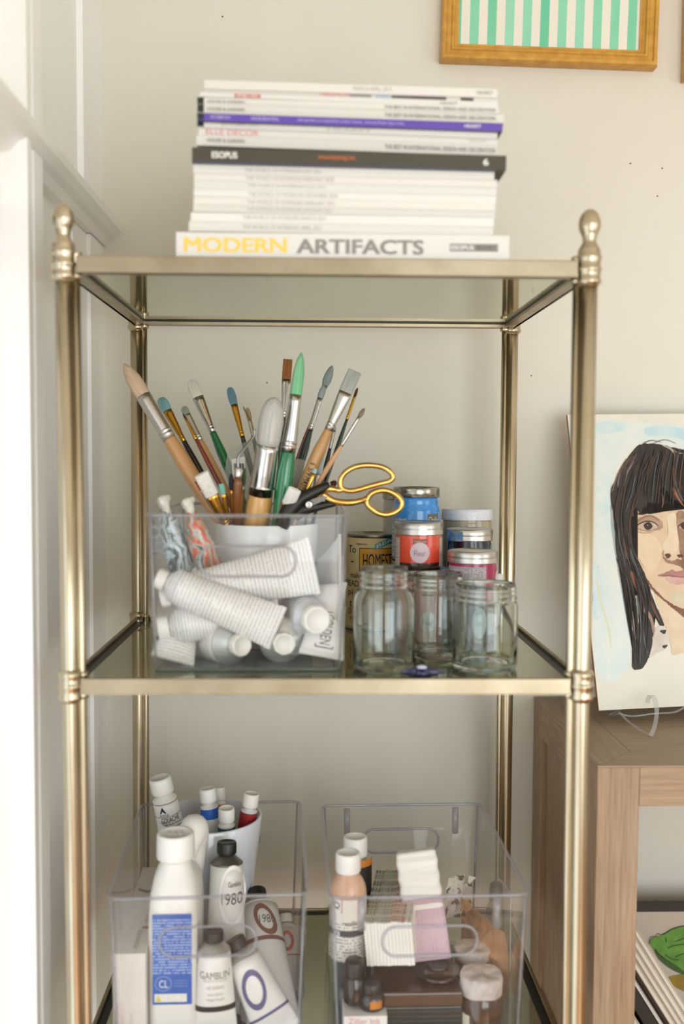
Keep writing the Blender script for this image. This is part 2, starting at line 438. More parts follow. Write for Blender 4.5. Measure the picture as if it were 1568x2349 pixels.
# xl, yt_l, yb_l, xr, yt_r, yb_r, spine depth y, cover colour, label, writing [(text, px0, px1, frac0, frac1, mat, bold)]
WOI = 'THE WORLD OF INTERIORS '
HG = [('HOUSE & GARDEN', 475, 560, .35, .72, ink_grey, .01), ('THE BEST IN INTERNATIONAL DESIGN AND DECORATION', 880, 1135, .3, .75, ink_grey, .01)]
WHITE_A, WHITE_B, WHITE_C = (.76, .73, .67), (.71, .68, .62), (.74, .70, .64)
MAGS = [
 (404, 531, 592, 1167, 543, 600, .000, WHITE_B, 'thick white book with yellow and grey MODERN ARTIFACTS spine, lowest of the stack', 'book',
  [('MODERN', 421, 656, .22, .80, mat('#efca5c', .5), .03), ('ARTIFACTS', 678, 970, .20, .78, mat('#8a8580', .5), .03)]),
 (433, 507, 530, 1130, 520, 542, .008, WHITE_C, 'white WORLD OF INTERIORS magazine lying directly on the MODERN ARTIFACTS book', 'magazine', [(WOI+'APRIL 2021', 555, 735, .3, .75, ink_pale, 0)]),
 (437, 486, 507, 1132, 501, 520, .006, WHITE_A, 'white WORLD OF INTERIORS magazine, second above the MODERN ARTIFACTS book', 'magazine', [(WOI+'MARCH 2021', 556, 745, .3, .8, ink_pale, 0)]),
 (443, 468, 486, 1135, 484, 501, .012, WHITE_B, 'white WORLD OF INTERIORS magazine, third above the MODERN ARTIFACTS book', 'magazine', [(WOI+'JANUARY 2021', 565, 760, .2, .75, ink_pale, 0)]),
 (444, 450, 468, 1135, 467, 484, .010, WHITE_C, 'white WORLD OF INTERIORS magazine, fourth above the MODERN ARTIFACTS book', 'magazine', [(WOI+'FEBRUARY 2021', 565, 766, .2, .72, ink_pale, 0)]),
 (444, 432, 450, 1137, 449, 467, .011, WHITE_A, 'white WORLD OF INTERIORS magazine, fifth above the MODERN ARTIFACTS book', 'magazine', [(WOI+'DECEMBER 2020', 568, 772, .2, .72, ink_pale, 0)]),
 (445, 414, 432, 1138, 431, 449, .009, WHITE_B, 'white WORLD OF INTERIORS magazine, third below the black ESOPUS volume', 'magazine', [(WOI+'JULY 2021', 567, 745, .25, .75, ink_pale, 0)]),
 (445, 396, 414, 1140, 412, 431, .010, WHITE_C, 'white WORLD OF INTERIORS magazine, second below the black ESOPUS volume', 'magazine', [(WOI+'FEBRUARY 2020', 562, 764, .25, .75, ink_pale, 0)]),
 (443, 373, 396, 1133, 392, 412, .007, WHITE_A, 'white WORLD OF INTERIORS magazine directly below the black ESOPUS volume', 'magazine', [(WOI+'MAY 2021', 560, 736, .2, .6, ink_pale, 0)]),
 (440, 333, 372, 1160, 361, 391, .000, '#453f31', 'black ESOPUS volume with orange line on its spine, middle of the stack', 'book',
  [('ESOPUS', 485, 543, .32, .75, ink_white, .03), ('www.esopusmag.com', 727, 812, .34, .66, mat('#c0692f', .5), .03), ('6', 1107, 1119, .3, .75, ink_white, .02)]),
 (450, 309, 333, 1140, 334, 358, .012, WHITE_B, 'white HOUSE & GARDEN magazine lying directly on the black ESOPUS volume', 'magazine', HG),
 (455, 292, 309, 1140, 318, 334, .012, WHITE_C, 'white magazine with pink letters on its spine, between white magazines', 'magazine', [('ELLE DECOR', 472, 592, .1, .85, ink_pink, 0), ('JUNE 2019', 1075, 1115, .3, .7, ink_pale, 0)]),
 (457, 276, 292, 1140, 301, 318, .010, WHITE_A, 'white magazine with faint grey print directly below the purple spined magazine', 'magazine', [('SEPTEMBER 2019', 505, 590, .35, .8, ink_pale, 0), ('HEARST', 750, 850, .2, .6, ink_pale, 0)]),
 (452, 259, 276, 1152, 283, 301, .004, '#5f45a6', 'purple spined magazine with black cover in the upper stack', 'magazine',
  [('OCTOBER 2019', 482, 527, .3, .75, ink_lilac, 0), ('HOUSE BEAUTIFUL', 575, 638, .3, .75, ink_lilac, 0), ('ideas gardens are inspired by outdoor beauty . have any flower big or busy', 680, 925, .3, .72, ink_lilac, 0), ('HEARST', 1064, 1102, .3, .75, ink_white, .01)]),
 (450, 240, 259, 1155, 262, 283, .010, WHITE_B, 'white HOUSE & GARDEN magazine directly above the purple spined magazine', 'magazine', HG),
 (452, 222, 240, 1143, 246, 262, .014, WHITE_C, 'white HOUSE & GARDEN magazine, second above the purple spined magazine', 'magazine', HG),
 (458, 211, 222, 1140, 235, 246, .016, WHITE_A, 'thin white magazine with red ELLE DECOR lettering on its spine', 'magazine', [('ELLE DECOR', 537, 598, .1, .9, ink_red, .03), ('HEARST', 1008, 1048, .2, .8, ink_grey, 0)]),
 (470, 203, 211, 1140, 224, 235, .016, WHITE_B, 'thin magazine with coral VERANDA lettering and dark photo edge, second from the top', 'magazine', [('VERANDA', 730, 800, .1, 1.0, ink_red, 0)]),
 (468, 182, 203, 1140, 205, 224, .012, WHITE_C, 'white magazine lying topmost on the stack', 'magazine', [('MARCH APRIL 2019', 808, 896, .3, .8, ink_pale, 0), ('HEARST', 1092, 1130, .3, .75, ink_grey, 0)]),
]
covers = []
zprev = None
for (xl, tl, bl, xr, tr, br, yd, colr, label, cat, wr) in MAGS:
    P0 = at(xl, bl, yd); P1 = at(xr, br, yd); Q0 = at(xl, tl, yd); Q1 = at(xr, tr, yd)
    L = (P1-P0).length; T = ((Q0-P0).length+(Q1-P1).length)/2
    if zprev is None:                                     # the lowest lies flat on the shelf frame
        P0.z = P1.z = Z1; T = .0245
    x = (P1-P0).normalized(); yv = Vector((0, 1, 0)); zv = x.cross(yv)
    yv = zv.cross(x)
    M = Matrix.Translation(P0) @ Matrix((x, yv, zv)).transposed().to_4x4()
    zprev = 1
    t = thing('book' if cat == 'book' else 'magazine', label, cat, M=M, group='magazines and books stacked on top of the etagere')
    D = .222 if cat == 'magazine' else .245
    Tn = T*.985
    cm = mat(colr, .45, 0, None, coat=.1)
    top = cm
    if 'purple' in label: top = mat('#23231f', .4)
    c = .0005 if cat == 'magazine' else .0022
    MB().box((0, 0, 0), (L, .0012, Tn)).build('spine', cm, t)
    MB().box((0, .0012, Tn-c), (L, D, Tn)).build('cover', top, t)
    MB().box((0, .0012, 0), (L, D, c)).build('cover', top, t)
    MB().box((.0008, .0012, c), (L-.0008, D-.002, Tn-c)).build('page_block', paper, t)
    for (s, a, b, f0, f1, im, bold) in wr:
        ua = (a-xl)/(xr-xl)*L; ub = (b-xl)/(xr-xl)*L
        letters(s, flat((ua, -.0003, f0*Tn), (1, 0, 0), (0, 0, 1), ub-ua, (f1-f0)*Tn), im, t, bold)
    def bar(a, b, f0, f1, m, name):
        ua = (a-xl)/(xr-xl)*L; ub = (b-xl)/(xr-xl)*L
        return MB().box((ua, -.0002, f0*Tn), (ub, 0, f1*Tn)).build(name, m, t)
    if 'MODERN' in label and cat == 'book':
        bar(1030, 1141, .35, .66, mat('#8a857f', .5), 'imprint_bar')
        letters('ESOPUS', flat(((1033-xl)/(xr-xl)*L, -.0005, .42*Tn), (1, 0, 0), (0, 0, 1), .022, .17*Tn), ink_white, t, .02)
        letters('BOOKS', flat(((1092-xl)/(xr-xl)*L, -.0005, .42*Tn), (1, 0, 0), (0, 0, 1), .018, .17*Tn), mat('#5a554f', .5), t)
    if 'purple' in label: bar(452, 467, .1, 1., mat('#1f2a22', .4), 'black_corner')
    if 'VERANDA' in label:
        for a, b, cc in ((800, 850, '#8f8d86'), (860, 893, '#a9bfd0'), (896, 940, '#55544d'), (940, 1022, '#46443e'), (1055, 1085, '#3f3e3a')):
            bar(a, b, .15, .75, mat(cc, .5), 'photo_edge')
    if 'ESOPUS volume with' in label: bar(440, 1133, -.02, .05, mat('#3a3f63', .5), 'blue_edge')

# ------------------------------------------------------------------ pictures on the wall
gold = mat('#d6a248', .36, .2, '#c08c38', (1, 1, 1), 60., bump=.05)
def picture(label, corner, xr_px, roll, W, H, fw, artm, depth=.022):
    p = at(*corner, YW-depth)
    M = Matrix.Translation((p.x, YW, p.z)) @ Matrix.Rotation(roll, 4, 'Y')
    t = thing('picture_frame', label, 'picture', M=M)
    # moulded profile: (distance from outer edge, height off the wall)
    pf = [(0, -.0005), (0, -depth*.8), (.0015, -depth), (.006, -depth), (.0075, -depth*.86), (.013, -depth*.80), (.0145, -depth*.86), (.017, -depth*.84),
          (.0185, -depth*.68), (fw-.002, -depth*.55), (fw, -depth*.55), (fw, -depth*.3), (0, -.0005)]
    corners = [(0, 0, 1, 1), (W, 0, -1, 1), (W, H, -1, -1), (0, H, 1, -1)]
    for i in range(4):
        a = corners[i]; b = corners[(i+1) % 4]
        MB().rings([[(c[0]+c[2]*q[0], q[1], c[1]+c[3]*q[0]) for q in pf[:-1]] for c in (a, b)], smooth=False).build('frame_rail', gold, t)
    MB().box((fw-.004, -depth*.42, fw-.004), (W-fw+.004, -depth*.36, H-fw+.004)).build('artwork', artm, t)
    return t
def stripe_mat():
    m, nt, b = newmat('green_stripes')
    tc = nt.nodes.new('ShaderNodeTexCoord'); sp = nt.nodes.new('ShaderNodeSeparateXYZ'); nt.links.new(tc.outputs['Object'], sp.inputs[0])
    n = noise_fac(nt, (1, 1, 1), 25., lo=0, hi=1)
    x = math_node(nt, 'ADD', sp.outputs['X'], math_node(nt, 'MULTIPLY', n, .0008))
    q = math_node(nt, 'DIVIDE', math_node(nt, 'SUBTRACT', x, .0404), .0248)
    f = math_node(nt, 'LESS_THAN', math_node(nt, 'FRACT', q), .51)
    band = nt.nodes.new('ShaderNodeTexWhiteNoise'); band.noise_dimensions = '1D'; nt.links.new(math_node(nt, 'FLOOR', q), band.inputs['W'])
    wob = math_node(nt, 'ADD', math_node(nt, 'MULTIPLY', band.outputs['Value'], .7), math_node(nt, 'MULTIPLY', noise_fac(nt, (1, 1, .4), 18., lo=.3, hi=.7), .4))
    g = mixcol(nt, wob, '#5fc59a', '#9ddcbd')
    nt.links.new(mixcol(nt, f, '#ece6d8', g), b.inputs['Base Color']); b.inputs['Roughness'].default_value = .7
    return m
picture('gold framed picture of green and white stripes on the back wall', (1012, 133), 1510, .020, .3045, .42, .0245, stripe_mat())
picture('gold frame edge at the far right of the back wall, beside the striped picture', (1573, 178), 1700, .0, .25, .40, .0245, mat('#dcd2bd', .7, 0, '#c9b99a', (1, 1, 1), 20.))

# ------------------------------------------------------------------ builders for the things on the shelves
acrylic = clear_mat('#fcfcfc', 1.0, .02, 1.32, haze=.006, hazecol='#ffffff')
acrylic_rim = clear_mat('#d8d6dc', 1.0, .05, 1.6, haze=.13, hazecol='#f2f2f0')
acrylic_base = clear_mat('#dfe8e2', 1.0, .04, 1.5, haze=.10, hazecol='#dfe9e4')
def storage_bin(label, M, W, D, H, taper, rib=False, base_slots=False):
    t = thing('storage_bin', label, 'bin', M=M)
    th = .0022; r = .012
    def loop(k, z, inset=0.): return superloop(W/2-taper*(1-k)-inset, D/2-taper*(1-k)-inset, max(r-inset, .003), z)
    mb = MB()
    mb.rings([loop(0, .002, .003), loop(.02, .006), loop(1, H-.002)], close=(False, False))
    mb.rings([loop(1, H-.002, th), loop(.03, .008, th)], close=(False, False))
    mb.build('shell', acrylic, t)
    MB().rings([loop(0, .0, .004), loop(0, .0008, .002), loop(0, .004, .0018), loop(0, .0045, .004)]).build('base', acrylic_base, t)
    if base_slots:
        for i in range(15):
            x = -W/2+.02+i*(W-.04)/14
            MB().box((x-.0022, -D/2+taper+.004, -.0002), (x+.0022, D/2-taper-.02, .0002)).build('base_rib', clear_mat('#b9cfc4', .8, .1, 1.5, haze=.1), t)
    MB().tube([(p[0], p[1], H) for p in superloop(W/2, D/2, r, H)], .0019, 8, closed=True).build('rim', acrylic_rim, t)
    # grip: a raised rounded slot in the front and back walls
    for sy in (-1, 1):
        yy = sy*(D/2-taper*.22)
        pts = [(p[0], yy, H-.047+p[1]) for p in superloop(.049, .0155, .0145, 0)]
        MB().tube(pts, .0017, 8, closed=True).build('grip_rim', acrylic_rim, t)
    for sx in (-1, 1):
        for sy in (-1, 1):
            a = (sx*(W/2-taper-.004), sy*(D/2-taper-.004), .006); b = (sx*(W/2-.004), sy*(D/2-.004), H-.002)
            MB().tube([a, b], .0015, 8).build('corner_edge', acrylic_rim, t)
            if rib:
                MB().tube([(sx*(W/2-.033), sy*(D/2-.006), H-.036), (sx*(W/2-.033), sy*(D/2-.005), H-.003)], [.0042, .0042], 10).build('stacking_rib', acrylic_rim, t)
    return t

silver = mat('#cfcfcd', .18, 1.0); gold_f = mat('#c79a45', .22, 1.0); satin = mat('#c9c6c0', .33, 1.0); dullal = mat('#d7d5d0', .36, 1.0); copperf = mat('#b9823f', .25, 1.0)
def bristle_mat(c1, c2): return mat(c1, .75, 0, c2, (260, 260, 5), 1.6, bump=.35, lo=.3, hi=.7)
def brush(label, tip, ytip, end, yend, t1, t2, wb, wf, wh, kind, cb, fm, hm, ext=.05, taper=.55, wf2=None, rings=2, writing=None, blunt=0.):
    A = at(end[0], end[1], yend); B = at(tip[0], tip[1], ytip)
    s = mpp((ytip+yend)/2)
    M = frame(A, B); L = (B-A).length
    t = thing('paint_brush', label, 'paintbrush', M=M, group='brushes in the white pot')
    zf1 = L*(1-t1); zf0 = L*(1-t2)                 # top and bottom of the ferrule
    rb, rf, rh = wb/2*s, wf/2*s, wh/2*s; rf2 = (wf2 or wh)/2*s*.97
    bl = L-zf1
    def sec(fl, *pts): return [(r_, z_, r_*f_) for (r_, z_, f_) in pts]
    if kind == 'round': P = [(rf*.96, zf1-.001, 1), (rf*.98, zf1, 1), (rb*1.02, zf1+bl*.25, 1), (rb*.95, zf1+bl*.55, 1), (rb*.62, zf1+bl*.82, 1), (rb*.22, zf1+bl*.96, 1), (rb*.02, L, 1)]
    elif kind == 'mop': P = [(rf*.96, zf1-.001, 1), (rb*.97, zf1+bl*.12, 1), (rb*1.03, zf1+bl*.5, 1), (rb*.9, zf1+bl*.75, 1), (rb*.62, zf1+bl*.91, 1), (rb*.3, zf1+bl*.98, 1), (rb*.02, L, 1)]
    elif kind == 'filbert': P = [(rf*.98, zf1-.001, .42), (rb, zf1+bl*.2, .42), (rb*1.03, zf1+bl*.5, .36), (rb*.93, zf1+bl*.75, .28), (rb*.68, zf1+bl*.92, .2), (rb*.3, zf1+bl*.985, .2), (rb*.05, L, .2)]
    elif kind == 'sponge': P = [(rb*.96, zf1-.001, .5), (rb, zf1+.0005, .52), (rb, zf1+bl*.5, .5), (rb*.99, zf1+bl*.96, .34), (rb*.95, L, .3)]
    else: P = [(rf*.98, zf1-.001, .4), (rb, zf1+bl*.12, .36), (rb*1.02, zf1+bl*.6, .26), (rb*1.0, zf1+bl*.96, .16), (rb*.97, L, .1)]
    MB().lathe(sec(0, *P), 24).build('bristles', cb, t)
    flatf = {'round': 1., 'mop': 1., 'filbert': .42, 'flat': .42, 'sponge': .5}[kind]
    fl = zf1-zf0; F = [(rf, zf1, flatf), (rf*.99, zf1-fl*.12, flatf), ((rf+rf2)/2, zf1-fl*.5, (flatf+1)/2), (rf2, zf1-fl*.8, 1.)]
    for i in range(rings):
        z = zf0+fl*(.16-.08*i); F += [(rf2*1.0, z+fl*.025, 1), (rf2*1.09, z+fl*.012, 1), (rf2*1.09, z, 1), (rf2*.98, z-fl*.012, 1)]
    F += [(rf2, zf0, 1)]
    MB().lathe([(a, z, a*f_) for a, z, f_ in F], 24).build('ferrule', fm, t)
    H_ = [(rf2*.94, zf0+.0004), (rf2*.98, zf0-.002), (rh, zf0-(zf0+ext)*.18), (rh*1.0, zf0-(zf0+ext)*.3), (rh*(1+taper)/2, zf0-(zf0+ext)*.7), (rh*taper, -ext)]
    hd = MB().lathe(H_, 20).build('handle', hm, t)
    if writing:
        s_, z0, z1, im = writing
        rr = rh*1.02
        vs_, fs = text_geo(s_)
        MB().add([((v-.5)*rh*.95, -rr*math.sqrt(max(0, 1-((v-.5)*.95)**2))-.0002, L*(z0+(z1-z0)*u)) for u, v in vs_], fs).build('lettering', im, hd)
    return t

def ribcap(mb_r, h, n=28): return [(mb_r*.96, 0), (mb_r, .0006), (mb_r, h*.2, mb_r, 1), (mb_r, h*.85, mb_r, 1), (mb_r*.94, h), (mb_r*.80, h), (mb_r*.78, h-.0006), (.0002, h-.0006)]
def paint_tube(label, crimp, yc, cap, ycap, r, hw, bm, capm, capr=None, caph=None, group=None, bands=(), ref=None, twist=0., writing=(), shoulder=None, stub=False, M=None, L=None, bare=0., name='paint_tube', octo=False):
    if M is None:
        A = at(crimp[0], crimp[1], yc); B = at(cap[0], cap[1], ycap); M = frame(A, B, ref, twist); L = (B-A).length
    t = thing(name, label, 'paint tube', M=M, group=group)
    capr = capr or r*.55; caph = caph or r*.9; sh = r*.55
    zs = L-caph-sh*1.05
    def sec(z):
        s_ = min(max((z-.006)/(zs-.006), 0), 1)
        return hw+(r-hw)*s_, .0009+(r-.0009)*math.sin(s_*PI/2)**.85
    zz = [.004]+[.006+(zs-.006)*i/10 for i in range(11)]
    body = MB().lathe([(sec(z)[0], z, sec(z)[1]) for z in zz], 28, close=(True, True)).build('tube_body', bm, t)
    MB().bbox((-hw*1.01, -.0013, 0), (hw*1.01, .0013, .0065), .0005).build('crimp', bm, t)
    MB().lathe([(r*1.0, zs-.0003), (r*1.02, zs+.0006), (r*.97, zs+.0016), (r*.55, zs+sh*.85), (capr*.62, zs+sh), (capr*.62, zs+sh*1.3)], 28).build('shoulder', shoulder or bm, t)
    c = MB(); T = Matrix.Translation((0, 0, zs+sh*1.05))
    if octo: c.lathe(ribcap(capr, caph), 16, T, flute=8, fd=.05)
    else: c.lathe(ribcap(capr, caph), 56, T, flute=28, fd=.025)
    c.build('cap', capm, t)
    def surf(x, z, off=.0004):
        a, b = sec(z); q = max(0, 1-(x/a)**2); return (x, -(b*math.sqrt(q)+off), z)
    for (f0, f1, m_) in bands:
        MB().lathe([(sec(zs*f)[0]+.0003, zs*f, sec(zs*f)[1]+.0003) for f in [f0+(f1-f0)*i/4 for i in range(5)]], 28, close=(False, False)).build('band', m_, t)
    for (s_, cx, cz, w_, h_, im, mode) in writing:       # mode 0: read across, 1: read towards the cap, 2: towards the crimp
        vs_, fs = text_geo(s_); V = []
        for u, v in vs_:
            if mode == 0: x, z = cx+(u-.5)*w_, zs*cz+(v-.5)*h_
            elif mode == 3: x, z = cx-(u-.5)*w_, zs*cz-(v-.5)*h_
            elif mode == 1: x, z = cx-(v-.5)*h_, zs*cz+(u-.5)*w_
            else: x, z = cx+(v-.5)*h_, zs*cz-(u-.5)*w_
            V.append(surf(x, z))
        MB().add(V, fs).build('lettering', im, body)
    t_surf[t.name] = (surf, zs, body)
    return t
t_surf = {}
def oval_on_tube(t, cx, cz, rx, rz, m_, inner=0., name='oval_mark', tilt=0., off=.0005):
    surf, zs, body = t_surf[t.name]; n = 28
    def P(k, a):
        x, z = rx*k*math.cos(a), rz*k*math.sin(a)
        return surf(cx+x*math.cos(tilt)-z*math.sin(tilt), zs*cz+x*math.sin(tilt)+z*math.cos(tilt), off)
    o = [P(1, 2*PI*i/n) for i in range(n)]; i_ = [P(inner, 2*PI*i/n) for i in range(n)]
    return MB().add(o+i_, [(i, (i+1) % n, n+(i+1) % n, n+i) for i in range(n)], None, True).build(name, m_, body)

alu_lid = mat('#d2d0ca', .34, 1.0, '#c2bfb8', (1, 1, 1), 40.)
label_grey = mat('#6e6a63', .5); label_white = mat('#ddd9d2', .55)
def jar_lid(h, r, m_, parent, z, ribs=True):
    p = [(r*1.03, z), (r*1.05, z+h*.06), (r*1.02, z+h*.16), (r*1.05, z+h*.28), (r*1.02, z+h*.38), (r*1.03, z+h*.46)]
    p += [(r*1.035, z+h*.5, r*1.035, 1), (r*1.035, z+h*.9, r*1.035, 1)] if ribs else [(r*1.03, z+h*.9)]
    p += [(r*.99, z+h), (r*.93, z+h), (r*.92, z+h*.96), (.0002, z+h*.96)]
    return MB().lathe(p, 96, flute=48 if ribs else 0, fd=.012).build('lid', m_, parent)
def paint_jar(label, pos, r, h, col, lidm=None, lidh=.0135, neck=.97, group='jars of paint at the back of the middle shelf', ribs=True, dark_base=None, deco=None, coat=.6):
    t = thing('paint_jar', label, 'jar', pos, group=group)
    b = h-lidh
    bm = mat(col, .25, 0, None, coat=coat)
    MB().lathe([(r*.88, 0), (r*.97, .002), (r, .005), (r, b-.006), (r*.98, b-.003), (r*neck, b), (r*neck, b+.002)], 40).build('body', bm, t)
    if dark_base:
        MB().lathe([(r*.90, -.0001), (r*.975, .0019), (r*1.004, .005), (r*1.004, .0085)], 40, close=(True, False)).build('base_band', mat(dark_base, .2, 0, None, coat=.6), t)
    jar_lid(lidh, r, lidm or alu_lid, t, b, ribs)
    if deco: deco(t, r, b)
    return t
glassm = glass_mat('#f7fcf9')
def glass_jar(label, pos, r, h, rn, neckh, shoulder):
    t = thing('glass_jar', label, 'jar', pos, group='empty glass jars on the middle shelf')
    th = .0024; zs = h-neckh
    outp = [(.0002, .0018), (r*.75, .0012), (r*.86, 0), (r*.95, .0012), (r, .006), (r, zs-shoulder), (r*.97, zs-shoulder*.6), ((r+rn)/2, zs-shoulder*.15), (rn*1.0, zs),
            (rn*1.05, zs+neckh*.1), (rn*1.06, zs+neckh*.18), (rn, zs+neckh*.26), (rn, zs+neckh*.4), (rn*1.045, zs+neckh*.47), (rn*1.0, zs+neckh*.54),
            (rn, zs+neckh*.64), (rn*1.045, zs+neckh*.71), (rn, zs+neckh*.78), (rn, h-.0015), (rn-.0006, h)]
    inp = [(rn-th*.8, h), (rn-th, h-.0015), (rn-th, zs+.002), ((r+rn)/2-th, zs-shoulder*.3), (r-th, zs-shoulder*1.02), (r-th, .010), (r*.86, .0058), (r*.5, .0046), (.0002, .0044)]
    MB().lathe(outp+inp, 56, close=(False, False)).build('jar_wall', glassm, t)
    return t

# ------------------------------------------------------------------ middle shelf: clear bin
B2 = Vector((-.0825, .178, GZ2))
storage_bin('clear plastic bin holding white paint tubes and the brush pot, middle shelf', Matrix.Translation(B2) @ Matrix.Rotation(.008, 4, 'Z'), .2060, .275, .1625, .004, base_slots=True)
FZ2 = GZ2+.0055
# white pot
PX = at(612, 1207, .19).x; PR = .0610
pot = thing('brush_pot', 'smooth white ceramic pot holding the brushes inside the clear bin', 'pot', (PX, .19, FZ2))
zt = at(612, 1207, .19-PR).z - FZ2
MB().lathe([(PR*.80, 0), (PR*.84, .002), (PR*.88, .03), (PR*.96, zt*.7), (PR, zt-.001), (PR-.0005, zt), (PR-.0028, zt), (PR-.0032, zt-.001), (PR*.91, zt*.6), (PR*.83, .03), (PR*.78, .006), (.0003, .006)], 56,
           close=(True, False)).build('pot_wall', mat('#dcdedd', .22, 0, None, coat=.4), pot)

